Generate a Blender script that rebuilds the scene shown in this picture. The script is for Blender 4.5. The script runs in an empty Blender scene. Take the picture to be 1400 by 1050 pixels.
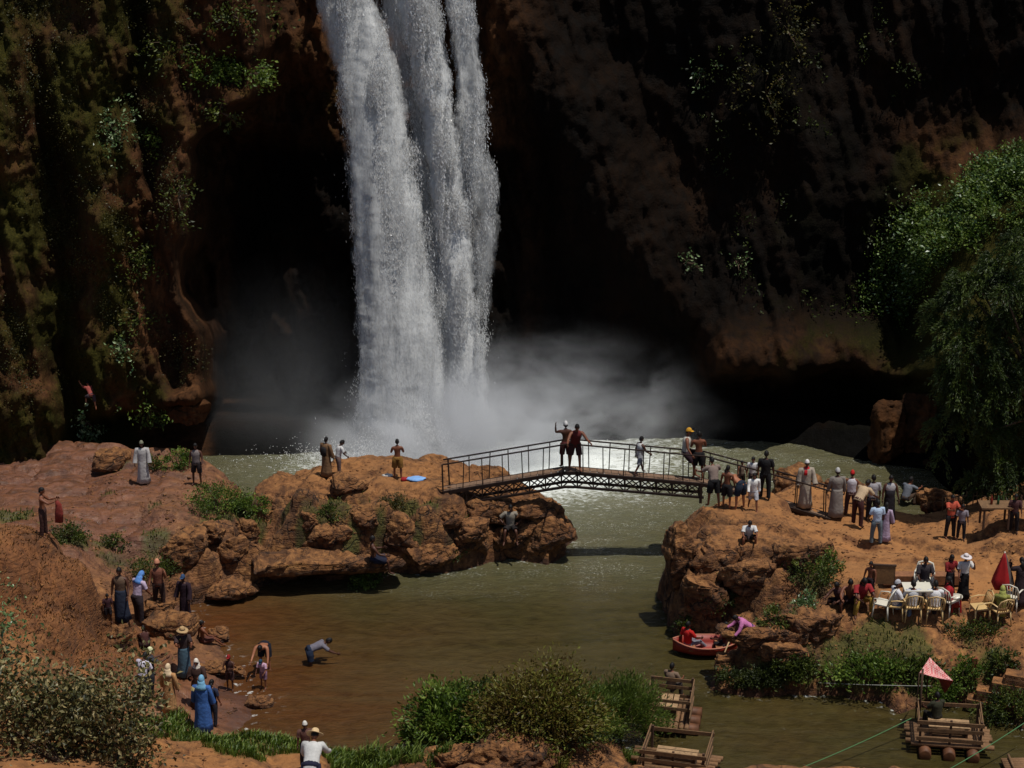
import bpy, bmesh, math, random
import numpy as np
from mathutils import Vector, Matrix
random.seed(7); RNG = np.random.default_rng(11)
S = bpy.context.scene
COL = S.collection
PI = math.pi
# ---------------------------------------------------------------- camera maths (photo pixels 1400 x 1050)
CH, CT, CF = 28.0, math.radians(20.0), 2800.0
_c, _s = math.cos(CT), math.sin(CT)
def ray(px, py):
    r = (px-700.0)/CF; u = -(py-525.0)/CF
    return r, _c+u*_s, -_s+u*_c
def P(px, py, z=0.0):
    a, b, c = ray(px, py); t = (z-CH)/c
    return a*t, b*t
def W(px, py, Y):
    a, b, c = ray(px, py); t = Y/b
    return a*t, Y, CH+c*t
def proj(x, y, z):
    d = y*_c-(z-CH)*_s
    u = y*_s+(z-CH)*_c
    return 700+CF*x/d, 525-CF*u/d
# ---------------------------------------------------------------- numpy noise
def _hash(ix, iy, iz, seed):
    h = (ix*374761393 + iy*668265263 + iz*2147483647*3 + seed*1274126177) & 0xffffffff
    h = ((h ^ (h >> 13))*1274126177) & 0xffffffff
    h = ((h ^ (h >> 16))*2246822519) & 0xffffffff
    h = h ^ (h >> 13)
    return (h & 0xffffff)/float(0xffffff)
def vnoise(x, y, z=0.0, seed=0):
    x = np.asarray(x, float); y = np.asarray(y, float); z = np.zeros_like(x)+z
    ix = np.floor(x).astype(np.int64); iy = np.floor(y).astype(np.int64); iz = np.floor(z).astype(np.int64)
    fx, fy, fz = x-ix, y-iy, z-iz
    fx = fx*fx*fx*(fx*(fx*6-15)+10); fy = fy*fy*fy*(fy*(fy*6-15)+10); fz = fz*fz*fz*(fz*(fz*6-15)+10)
    def c(a, b, d): return _hash(ix+a, iy+b, iz+d, seed)
    x00 = c(0,0,0)*(1-fx)+c(1,0,0)*fx; x10 = c(0,1,0)*(1-fx)+c(1,1,0)*fx
    x01 = c(0,0,1)*(1-fx)+c(1,0,1)*fx; x11 = c(0,1,1)*(1-fx)+c(1,1,1)*fx
    y0 = x00*(1-fy)+x10*fy; y1 = x01*(1-fy)+x11*fy
    return (y0*(1-fz)+y1*fz)*2-1
def fbm(x, y, z=0.0, octv=5, seed=0, gain=0.5, ridged=False):
    x = np.asarray(x, float); y = np.asarray(y, float); z = np.zeros_like(x)+z
    t = np.zeros_like(x); a = 1.0; n = 0.0
    for o in range(octv):
        v = vnoise(x, y, z, seed+o*17)
        if ridged: v = 1-2*np.abs(v)
        t += v*a; n += a; a *= gain; x = x*2.03+5.1; y = y*2.03+1.7; z = z*2.03+3.3
    return t/n
def worley(x, y, seed=0):
    x = np.asarray(x, float); y = np.asarray(y, float)
    ix = np.floor(x).astype(np.int64); iy = np.floor(y).astype(np.int64)
    d1 = np.full(x.shape, 9.0); d2 = np.full(x.shape, 9.0); idv = np.zeros(x.shape)
    for a in (-1, 0, 1):
        for b in (-1, 0, 1):
            cx = ix+a+_hash(ix+a, iy+b, 0*ix, seed); cy = iy+b+_hash(ix+a, iy+b, 0*ix, seed+9)
            d = np.hypot(x-cx, y-cy); h = _hash(ix+a, iy+b, 0*ix, seed+21)
            nearer = d < d1
            d2 = np.where(nearer, d1, np.minimum(d2, d)); idv = np.where(nearer, h, idv); d1 = np.where(nearer, d, d1)
    return d1, d2, idv
def sst(a, b, x):
    t = np.clip((x-a)/(b-a), 0, 1); return t*t*(3-2*t)
# ---------------------------------------------------------------- object helpers
def tag(o, label=None, cat=None, group=None, kind=None):
    if label: o['label'] = label
    if cat: o['category'] = cat
    if group: o['group'] = group
    if kind: o['kind'] = kind
    return o
def link(o, parent=None):
    COL.objects.link(o)
    if parent is not None: o.parent = parent
    return o
def empty(name, loc=(0,0,0), rz=0.0):
    o = bpy.data.objects.new(name, None); o.location = loc; o.rotation_euler = (0,0,rz)
    o.empty_display_size = 0.2
    return link(o)
def mesh_np(name, V, F, mat=None, parent=None, smooth=True, attrs=None, uv=None, mats=None, fmat=None):
    """V (n,3) array; F (m,k) int array with k = 3 or 4"""
    V = np.asarray(V, np.float32); F = np.asarray(F, np.int32)
    me = bpy.data.meshes.new(name); k = F.shape[1]
    me.vertices.add(len(V)); me.vertices.foreach_set('co', V.ravel())
    me.loops.add(F.size); me.loops.foreach_set('vertex_index', F.ravel())
    me.polygons.add(len(F)); me.polygons.foreach_set('loop_start', np.arange(0, F.size, k, dtype=np.int32))
    me.polygons.foreach_set('loop_total', np.full(len(F), k, np.int32))
    me.update(calc_edges=True)
    me.polygons.foreach_set('use_smooth', np.full(len(F), smooth, bool))
    for n_, a in (attrs or {}).items():
        at = me.attributes.new(n_, 'FLOAT', 'POINT'); at.data.foreach_set('value', np.asarray(a, np.float32).ravel())
    if uv is not None:
        ul = me.uv_layers.new(name='UVMap'); ul.data.foreach_set('uv', np.asarray(uv, np.float32)[F.ravel()].ravel())
    for m in (mats or ([mat] if mat else [])): me.materials.append(m)
    if fmat is not None: me.polygons.foreach_set('material_index', np.asarray(fmat, np.int32))
    me.validate(); 
    return link(bpy.data.objects.new(name, me), parent)
def grid_faces(nr, nc, flip=False):
    i = np.arange((nr-1)*(nc-1)); r = i//(nc-1); c = i % (nc-1); a = r*nc+c
    f = np.stack([a, a+1, a+nc+1, a+nc], 1)
    return f[:, ::-1] if flip else f
class MB:
    """collects simple shapes into one mesh"""
    def __init__(s): s.V = []; s.F = []; s.M = []; s.n = 0
    def add(s, V, F, m=0):
        s.V.extend([tuple(v) for v in V]); s.F.extend([tuple(i+s.n for i in f) for f in F]); s.M.extend([m]*len(F)); s.n += len(V)
    def box(s, c, size, rot=None, m=0, taper=1.0):
        hx, hy, hz = [q/2 for q in size]; b = min(hx, hy, hz)*0.18
        R = rot.to_3x3() if rot is not None else Matrix.Identity(3); c = Vector(c)
        V = []
        for z, k in ((-hz, 1.0), (hz, taper)):
            for (x, y) in ((-hx+b,-hy),(hx-b,-hy),(hx,-hy+b),(hx,hy-b),(hx-b,hy),(-hx+b,hy),(-hx,hy-b),(-hx,-hy+b)):
                V.append(c+R@Vector((x*k, y*k, z)))
        F = [tuple(range(7,-1,-1)), tuple(range(8,16))]+[(i,(i+1)%8,8+(i+1)%8,8+i) for i in range(8)]
        s.add(V, F, m)
    def bar(s, p, q, w, h=None, m=0, up=(0,0,1)):
        p = Vector(p); q = Vector(q); d = q-p; L = d.length
        if L < 1e-5: return
        z = d/L; u = Vector(up)
        if abs(z.dot(u)) > 0.97: u = Vector((0,1,0))
        x = z.cross(u).normalized(); y = x.cross(z)
        R = Matrix((x, y, z)).transposed()
        s.box((p+q)/2, (w, h or w, L), R, m)
    def tube(s, pts, rad, n=8, m=0, caps=True):
        pts = [Vector(p) for p in pts]
        if not hasattr(rad, '__len__'): rad = [rad]*len(pts)
        V = []; F = []; px = None
        for i, p in enumerate(pts):
            d = (pts[min(i+1, len(pts)-1)]-pts[max(i-1, 0)]).normalized()
            if px is None:
                a = Vector((1,0,0)) if abs(d.x) < .8 else Vector((0,1,0)); px = (a-d*a.dot(d)).normalized()
            else:
                px = (px-d*px.dot(d)); px = px.normalized() if px.length > 1e-6 else Vector((1,0,0))
            py = d.cross(px)
            r = rad[i]; rx, ry = (r if hasattr(r, '__len__') else (r, r))
            for k in range(n):
                t = 2*PI*k/n; V.append(p+px*math.cos(t)*rx+py*math.sin(t)*ry)
        for i in range(len(pts)-1):
            for k in range(n): F.append((i*n+k, i*n+(k+1)%n, (i+1)*n+(k+1)%n, (i+1)*n+k))
        if caps: F.append(tuple(range(n-1,-1,-1))); F.append(tuple((len(pts)-1)*n+k for k in range(n)))
        s.add(V, F, m)
    def rings(s, rings, n=14, m=0, caps=True, wob=None):
        """rings: (centre, xaxis*rx, yaxis*ry)"""
        V = []; F = []
        for i, (c, ax, ay) in enumerate(rings):
            c = Vector(c); ax = Vector(ax); ay = Vector(ay)
            for k in range(n):
                t = 2*PI*k/n; w = 1.0+(wob(i, t) if wob else 0)
                V.append(c+(ax*math.cos(t)+ay*math.sin(t))*w)
        R = len(rings)
        for i in range(R-1):
            for k in range(n): F.append((i*n+k, i*n+(k+1)%n, (i+1)*n+(k+1)%n, (i+1)*n+k))
        if caps: F.append(tuple(range(n-1,-1,-1))); F.append(tuple((R-1)*n+k for k in range(n)))
        s.add(V, F, m)
    def build(s, name, mat, parent=None, smooth=False, mats=None):
        me = bpy.data.meshes.new(name); me.from_pydata(s.V, [], s.F)
        for m in (mats or [mat]): me.materials.append(m)
        me.polygons.foreach_set('material_index', s.M)
        me.polygons.foreach_set('use_smooth', [smooth]*len(me.polygons))
        me.update()
        bm = bmesh.new(); bm.from_mesh(me); bmesh.ops.recalc_face_normals(bm, faces=bm.faces); bm.to_mesh(me); bm.free()
        return link(bpy.data.objects.new(name, me), parent)
# ---------------------------------------------------------------- materials
def srgb(r, g, b):
    f = lambda c: (c/255/12.92 if c/255 <= 0.04045 else ((c/255+0.055)/1.055)**2.4)
    return (f(r), f(g), f(b), 1.0)
class NT:
    def __init__(s, name):
        s.m = bpy.data.materials.new(name); s.m.use_nodes = True; s.t = s.m.node_tree; s.t.nodes.clear()
        s.out = s.t.nodes.new('ShaderNodeOutputMaterial')
    def n(s, typ, **kw):
        nd = s.t.nodes.new(typ)
        for k, v in kw.items():
            if k.startswith('i_'):
                key = k[2:].replace('_', ' ')
                s.put(nd, key, v)
            elif k == 'ins':
                for kk, vv in v.items(): s.put(nd, kk, vv)
            else: setattr(nd, k, v)
        return nd
    def put(s, nd, key, v):
        sock = nd.inputs[key]
        if isinstance(v, bpy.types.NodeSocket): s.t.links.new(v, sock)
        else: sock.default_value = v
    def coord(s, scale=(1,1,1), kind='Object'):
        tc = s.n('ShaderNodeTexCoord'); mp = s.n('ShaderNodeMapping'); s.t.links.new(tc.outputs[kind], mp.inputs[0])
        mp.inputs['Scale'].default_value = scale; return mp.outputs[0]
    def noise(s, scale, detail=6, vec=None, rough=.55, dist=0.0):
        return s.n('ShaderNodeTexNoise', ins={'Vector': vec if vec is not None else s.coord(), 'Scale': scale, 'Detail': detail, 'Roughness': rough, 'Distortion': dist}).outputs['Fac']
    def ramp(s, fac, stops):
        r = s.n('ShaderNodeValToRGB'); s.t.links.new(fac, r.inputs[0]); e = r.color_ramp.elements
        while len(e) < len(stops): e.new(0.5)
        for i, (p, c) in enumerate(stops):
            e[i].position = p; e[i].color = c if hasattr(c, '__len__') else (c, c, c, 1)
        return r.outputs[0]
    def mix(s, fac, a, b, blend='MIX'):
        m = s.n('ShaderNodeMix', data_type='RGBA', blend_type=blend)
        for i, v in ((0, fac), (6, a), (7, b)):
            if isinstance(v, bpy.types.NodeSocket): s.t.links.new(v, m.inputs[i])
            else: m.inputs[i].default_value = v
        return m.outputs[2]
    def math(s, op, a, b=0.0, clamp=False):
        m = s.n('ShaderNodeMath', operation=op, use_clamp=clamp)
        for i, v in ((0, a), (1, b)):
            if isinstance(v, bpy.types.NodeSocket): s.t.links.new(v, m.inputs[i])
            else: m.inputs[i].default_value = v
        return m.outputs[0]
    def attr(s, name): return s.n('ShaderNodeAttribute', attribute_name=name).outputs['Fac']
    def bump(s, h, strength=.5, dist=.05):
        return s.n('ShaderNodeBump', ins={'Height': h, 'Strength': strength, 'Distance': dist}).outputs[0]
    def bsdf(s, col, rough=.8, normal=None, **kw):
        b = s.n('ShaderNodeBsdfPrincipled'); s.put(b, 'Base Color', col); s.put(b, 'Roughness', rough)
        if normal is not None: s.put(b, 'Normal', normal)
        for k, v in kw.items(): s.put(b, k.replace('_', ' '), v)
        return b.outputs[0]
    def done(s, sh): s.t.links.new(sh, s.out.inputs[0]); return s.m
_mc = {}
def paint(name, rgb, rough=.8, var=.25, scale=6.0, spec=.3):
    key = (name, rgb)
    if key in _mc: return _mc[key]
    t = NT(name); n = t.noise(scale, 4); c = srgb(*rgb)
    d = tuple(q*(1-var) for q in c[:3])+(1,)
    l = tuple(min(1, q*(1+var)) for q in c[:3])+(1,)
    col = t.ramp(n, [(.3, d), (.7, l)])
    if name == 'cloth' and sum(rgb) % 3 == 0:
        wv = t.n('ShaderNodeTexWave', bands_direction='Z' if sum(rgb) % 2 else 'X', ins={'Vector': t.coord(), 'Scale': 9.0, 'Distortion': 1.5}).outputs['Fac']
        col = t.mix(t.ramp(wv, [(.62, 0.0), (.7, .45)]), col, tuple(q*.45+.02 for q in c[:3])+(1,))
    _mc[key] = t.done(t.bsdf(col, rough, t.bump(t.noise(scale*1.6 if name == 'cloth' else scale*6, 3), .6 if name == 'cloth' else .3, .03 if name == 'cloth' else .01), **{'Specular_IOR_Level': spec}))
    return _mc[key]
def wood(name, rgb):
    key = ('wood'+name, rgb)
    if key in _mc: return _mc[key]
    t = NT(name); c = srgb(*rgb); n = t.noise(9, 5, t.coord((1,1,1)), .6, 1.0)
    col = t.ramp(n, [(.25, tuple(q*.45 for q in c[:3])+(1,)), (.5, c), (.8, tuple(min(1,q*1.4) for q in c[:3])+(1,))])
    _mc[key] = t.done(t.bsdf(col, .85, t.bump(t.noise(40, 3), .5, .01)))
    return _mc[key]
def leafmat(name, a, b, c, trans=.3, rough=.5, spec=.35):
    key = ('leaf'+name,)
    if key in _mc: return _mc[key]
    t = NT(name); tone = t.attr('tone')
    col = t.ramp(tone, [(0.0, srgb(*a)), (.5, srgb(*b)), (1.0, srgb(*c))])
    p = t.bsdf(col, rough, **{'Specular_IOR_Level': spec})
    tr = t.n('ShaderNodeBsdfTranslucent'); t.put(tr, 'Color', col)
    mx = t.n('ShaderNodeMixShader'); mx.inputs[0].default_value = trans
    t.t.links.new(p, mx.inputs[1]); t.t.links.new(tr.outputs[0], mx.inputs[2])
    _mc[key] = t.done(mx.outputs[0]); return _mc[key]
# ================================================================ GROUND
LAND_L = [(-900,640),(100,628),(290,652),(335,688),(352,702),(372,690),(450,683),(600,676),(690,692),(750,712),(786,738),(772,758),(742,772),(690,762),(640,776),(610,786),(540,784),(528,787),(462,788),(372,792),(350,806),(275,826),(262,838),(285,862),(305,885),(325,905),(355,908),(330,925),(345,945),(378,958),(372,972),(340,988),(335,1000),(420,1018),(450,1034),(500,1040),(560,1036),(590,1015),(700,1008),(850,1012),(880,1060),(1000,1110),(1400,1110),(2000,1100),(2000,1500),(-1500,1500)]
LAND_R = [(906,795),(912,835),(928,872),(985,882),(1005,898),(978,922),(975,945),(1060,952),(1130,950),(1195,957),(1225,975),(1262,966),(1345,964),(1400,1000),(2100,1040),(2100,640),(1400,690),(1330,700),(1235,724),(1180,708),(1125,696),(1062,700),(1000,735),(950,752),(915,772)]
CTRL = [ # px, py, z, roughness, wet slab
 (-200,640,1.6,.4,.8),(0,650,1.2,.4,1),(100,655,1.3,.4,1),(197,661,1.6,.3,1),(270,663,1.5,.4,.8),(320,670,1.3,.7,.3),(60,735,1.8,.3,1),(120,700,1.5,.3,1),(180,730,1.3,.4,1),(230,700,1.5,.5,.7),(300,720,1.5,.9,.2),(200,770,1.0,.6,.6),(250,790,.8,.9,.1),(290,765,1.3,1,0),(325,760,1.0,.9,0),(300,800,.45,.5,.5),
 (345,700,.5,.6,0),(350,760,.45,.8,0),
 (50,740,4.2,.5,0),(0,735,4.5,.5,0),(-150,740,5.0,.5,0),(100,770,3.5,.5,0),(140,815,2.3,.5,0),(150,880,1.2,.5,0),(60,850,2.9,.5,0),(100,905,1.7,.4,0),(0,900,2.9,.4,0),(-150,900,3.6,.4,0),
 (190,853,.9,.5,.2),(165,850,1.1,.4,.2),(230,850,.9,.7,0),(254,848,.1,.2,.6),(275,880,.35,.4,.3),(200,890,.9,.5,.1),(252,925,.4,.2,.9),(195,960,.9,.2,.4),(232,975,.7,.2,.8),(315,943,.08,.1,1),(278,1000,.55,.2,.6),(340,955,.12,.1,1),(300,970,.3,.1,1),(240,1000,1.0,.3,0),(200,1040,1.8,.4,0),(300,1040,1.4,.4,0),(400,1040,.9,.3,0),(100,1000,2.5,.4,0),(0,950,3.2,.4,0),(0,1050,3.6,.4,0),
 (480,1048,.6,.3,0),(600,1038,1.3,.9,0),(700,1030,1.6,.9,0),(790,1040,1.4,.8,0),(850,1045,.8,.6,0),(600,1020,.5,.4,0),(720,1012,.6,.4,0),(840,1015,.5,.4,0),
 (380,655,1.9,.6,0),(450,652,2.05,.4,0),(545,655,2.1,.4,0),(600,667,2.1,.5,0),(640,690,1.9,.8,0),(700,706,1.5,.8,0),(750,714,1.1,.9,0),(775,728,.7,.9,0),(420,700,1.9,1,0),(500,700,2.0,.8,0),(580,710,2.1,1,0),(380,740,1.3,.9,0),(450,752,1.2,.9,0),(525,755,1.2,.9,0),(520,778,.5,.7,0),(600,750,1.5,1,0),(660,740,1.6,1,0),(720,745,.9,1,0),
 (945,695,2.5,.5,0),(1000,697,2.4,.4,0),(1044,683,2.4,.3,0),(1023,737,2.4,.5,0),(1100,700,1.9,.3,0),(1135,708,1.8,.2,0),(1200,745,1.9,.15,0),(1213,715,1.6,.15,0),(1237,692,1.2,.3,0),(1298,735,2.0,.3,0),(1400,720,2.5,.4,0),(1700,720,4,.4,0),(1180,780,2.0,.25,0),(1250,790,2.1,.25,0),(1316,818,2.1,.1,0),(1250,845,2.1,.1,0),(1360,850,2.1,.1,0),(1600,850,3.0,.3,0),(1150,825,1.9,.6,0),(920,760,1.9,1,0),(960,800,1.7,1,0),(1050,780,2.2,.9,0),(1000,850,.9,1,0),(1060,850,1.4,1,0),(1010,885,.3,.8,0),(1100,840,1.8,.9,0),(1080,880,1.3,.9,0),(1150,880,1.6,.7,0),(1250,870,1.8,.5,0),(1350,880,1.7,.4,0),(1250,920,1.0,.5,0),(1300,930,1.0,.3,0),(1390,905,1.6,.3,0),(1390,955,.9,.3,0),(1600,960,2,.3,0),(1000,930,.5,.8,0),(1100,920,1.0,.7,0)]
CW = np.array([P(a, b, z)+(z, r, w) for a, b, z, r, w in CTRL])
PL = np.array([P(a, b) for a, b in LAND_L]); PR = np.array([P(a, b) for a, b in LAND_R])
def polysd(X, Y, poly):
    best = np.full(X.shape, 1e9); ins = np.zeros(X.shape, bool); n = len(poly)
    for i in range(n):
        ax, ay = poly[i]; bx, by = poly[(i+1) % n]; dx, dy = bx-ax, by-ay
        t = np.clip(((X-ax)*dx+(Y-ay)*dy)/(dx*dx+dy*dy+1e-9), 0, 1)
        best = np.minimum(best, np.hypot(X-ax-t*dx, Y-ay-t*dy))
        if abs(by-ay) > 1e-9:
            c = ((ay > Y) != (by > Y)) & (X < (bx-ax)*(Y-ay)/(by-ay)+ax); ins ^= c
    return np.where(ins, best, -best)
def nonuni(a0, a, b, b1, fine, coarse):
    m = np.arange(a, b, fine); l = [a]; st = fine
    while l[-1] > a0: st = min(coarse, st*1.18); l.append(l[-1]-st)
    r = [m[-1]]; st = fine
    while r[-1] < b1: st = min(coarse, st*1.18); r.append(r[-1]+st)
    return np.array(l[:0:-1]+list(m)+r[1:])
GX = nonuni(-75, -17.5, 17.5, 75, .075, 3.0); GY = nonuni(-12, 43.5, 67, 78, .075, 2.5)
XX, YY = np.meshgrid(GX, GY)
sx = XX+fbm(XX*.9, YY*.9, 1.0, 4, 3)*.35; sy = YY+fbm(XX*.9, YY*.9, 9.0, 4, 4)*.35
SD = np.maximum(polysd(sx, sy, PL), polysd(sx, sy, PR))
num = np.zeros(XX.shape); den = np.zeros(XX.shape); nr = np.zeros(XX.shape); nw = np.zeros(XX.shape)
for cx, cy, cz, cr, cw in CW:
    d2 = (sx-cx)**2+(sy-cy)**2+.05; w = 1/(d2*d2)
    num += w*cz; nr += w*cr; nw += w*cw; den += w
Hc = num/den; RO = nr/den; WET = nw/den
RIDGE = [[(1128,758),(1170,766),(1230,768),(1290,778)],[(1235,738),(1290,750),(1345,760),(1395,768)],[(1232,800),(1300,803)],[(1235,866),(1300,864),(1350,872),(1400,886)],[(1215,872),(1290,884),(1370,896)],[(1150,730),(1200,752)],[(955,720),(1000,732),(1060,742),(1110,752)],[(945,745),(1000,768),(1070,770)]]
for pl_ in RIDGE:
    q = [P(a, b, 2.0) for a, b in pl_]
    for (ax, ay), (bx, by) in zip(q[:-1], q[1:]):
        tt = np.clip(((sx-ax)*(bx-ax)+(sy-ay)*(by-ay))/((bx-ax)**2+(by-ay)**2), 0, 1); vy = sy-ay-tt*(by-ay); dd_ = np.hypot(sx-ax-tt*(bx-ax), vy)
        Hc = np.maximum(Hc, num/den+.20*np.exp(-(dd_/.55)**2)*sst(-.16, .03, vy))
near = np.clip((45.2-YY), 0, None)
hill = 1.4+near*.47
Hc = np.where(YY < 45.2, np.maximum(Hc*np.exp(-near*.25), hill*sst(0, 3, near)+Hc*(1-sst(0, 3, near))), Hc)
edge = .28+(1-RO)*2.2
prof = np.clip(SD/edge, 0, 1)**.55
g1 = fbm(XX*.55, YY*.55, 2.0, 5, 31); r1 = fbm(XX*.8, YY*1.3, 5.0, 5, 77, .55, True)
d1, d2_, idv = worley(XX*.85+.3*fbm(XX, YY, 0, 3, 5), YY*1.15+.3*fbm(XX, YY, 4, 3, 6), 13)
dome = np.sqrt(np.clip(1-(d1*1.15)**2, 0, 1))*(.35+idv*.9)
e1, e2, ide = worley(XX*2.1, YY*2.6, 29)
dome2 = np.sqrt(np.clip(1-(e1*1.2)**2, 0, 1))*(.3+ide)
crack = np.clip((d2_-d1)/.12, 0, 1)
rel = RO*(.55*(dome-.45)+.16*(dome2-.4)+.16*g1+.12*r1-(1-crack)*.16)+(.04+.05*(1-RO))*g1
terr = Hc/0.42+.55*g1+.2*r1; tf = terr-np.floor(terr); stepd = (np.floor(terr)+sst(.55, .85, tf))*.42
Hl = Hc*(1-.6*RO)+(stepd-.42*(.55*g1+.2*r1))*.6*RO+rel
HH = np.where(SD > 0, -.12+(Hl+.12)*prof, -.12-np.clip(-SD*.9, 0, 1.6))
HH = np.where((SD > 0) & (SD < .6), HH+RO*.10*fbm(XX*3, YY*3, 0, 3, 8), HH)
HH += .015*fbm(XX*6, YY*6, 0, 2, 9)
HH = np.clip(HH, -2.0, None)
def hgt(x, y):
    x = np.asarray(x, float); y = np.asarray(y, float)
    i = np.clip(np.searchsorted(GX, x)-1, 0, len(GX)-2); j = np.clip(np.searchsorted(GY, y)-1, 0, len(GY)-2)
    u = np.clip((x-GX[i])/(GX[i+1]-GX[i]), 0, 1); v = np.clip((y-GY[j])/(GY[j+1]-GY[j]), 0, 1)
    return (HH[j, i]*(1-u)+HH[j, i+1]*u)*(1-v)+(HH[j+1, i]*(1-u)+HH[j+1, i+1]*u)*v
def hit(px, py, zmin=0.0):
    """point of the ground (or the water plane) the photo's pixel looks at"""
    a, b, c = ray(px, py); t = np.arange(42.0, 90.0, .04)
    x, y, z = a*t, b*t, CH+c*t
    h = np.maximum(hgt(x, y), zmin); k = np.argmax(z <= h)
    return Vector((x[k], y[k], float(h[k])))
# grass patches on the ground (px, py, radius m, strength)
GRASS = [(20,708,1.0,1),(60,715,.6,.8),(90,735,.9,.9),(140,745,.7,.6),(145,675,.5,.5),(210,690,.8,.6),(215,735,.8,.8),(160,770,.9,.7),(190,775,.8,.7),(290,690,1.0,1),(300,710,.9,1),(330,700,.7,1),(350,720,.7,1),(235,640,.6,.8),(160,632,.8,.7),
 (420,690,.6,.6),(440,705,.7,.8),(500,690,.8,.6),(540,690,.8,.7),(480,740,.5,.8),(520,720,.5,.7),(395,690,.5,.7),(560,700,.7,.8),(590,690,.6,.7),(460,690,.8,.9),(410,735,.4,.7),(640,725,.5,.6),(570,745,.4,.6),(500,800,.7,.9),(560,770,.5,.4),(620,765,.5,.7),
 (230,850,.6,.5),(180,865,.6,.5),(215,995,.9,1),(260,1010,.9,1),(310,1015,1.0,1),(370,1015,1.0,1),(420,1025,.9,1),(240,985,.5,.8),(340,1035,.8,.4),(480,1045,1.2,1),(540,1040,1.0,1),
 (1100,780,.8,.8),(1120,800,.7,.8),(1080,840,.6,.7),(1060,860,.7,.7),(985,820,.6,.4),(1120,835,.5,.6),(1180,880,.9,.7),(1200,905,1.3,1),(1250,890,1.0,1),(1150,930,1.3,1),(1080,930,1.2,.9),(1040,930,1.0,.8),(1330,870,.8,.6),(1360,910,.7,.8),(1290,950,.6,.8),(1320,940,.6,.7),(1390,980,.8,.9),(1180,760,.3,.5),(920,880,.4,.6),(1020,930,.8,.8)]
GR = np.zeros(XX.shape)
for a, b, r, s_ in GRASS:
    p = hit(a, b); GR = np.maximum(GR, s_*np.exp(-((XX-p.x)**2+((YY-p.y)*1.0)**2)/(r*r*.6)))
GR = np.clip(GR+.35*fbm(XX*1.4, YY*1.4, 3, 4, 55)-.12, 0, 1)*(SD > .05)
def gr(x, y):
    i = np.clip(np.searchsorted(GX, x)-1, 0, len(GX)-2); j = np.clip(np.searchsorted(GY, y)-1, 0, len(GY)-2)
    return GR[j, i]
mdx = np.exp(-(((XX+12.3)/3.6)**2+((YY-51.5)/2.6)**2)**2)      # dry-grass mound on the left
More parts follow.
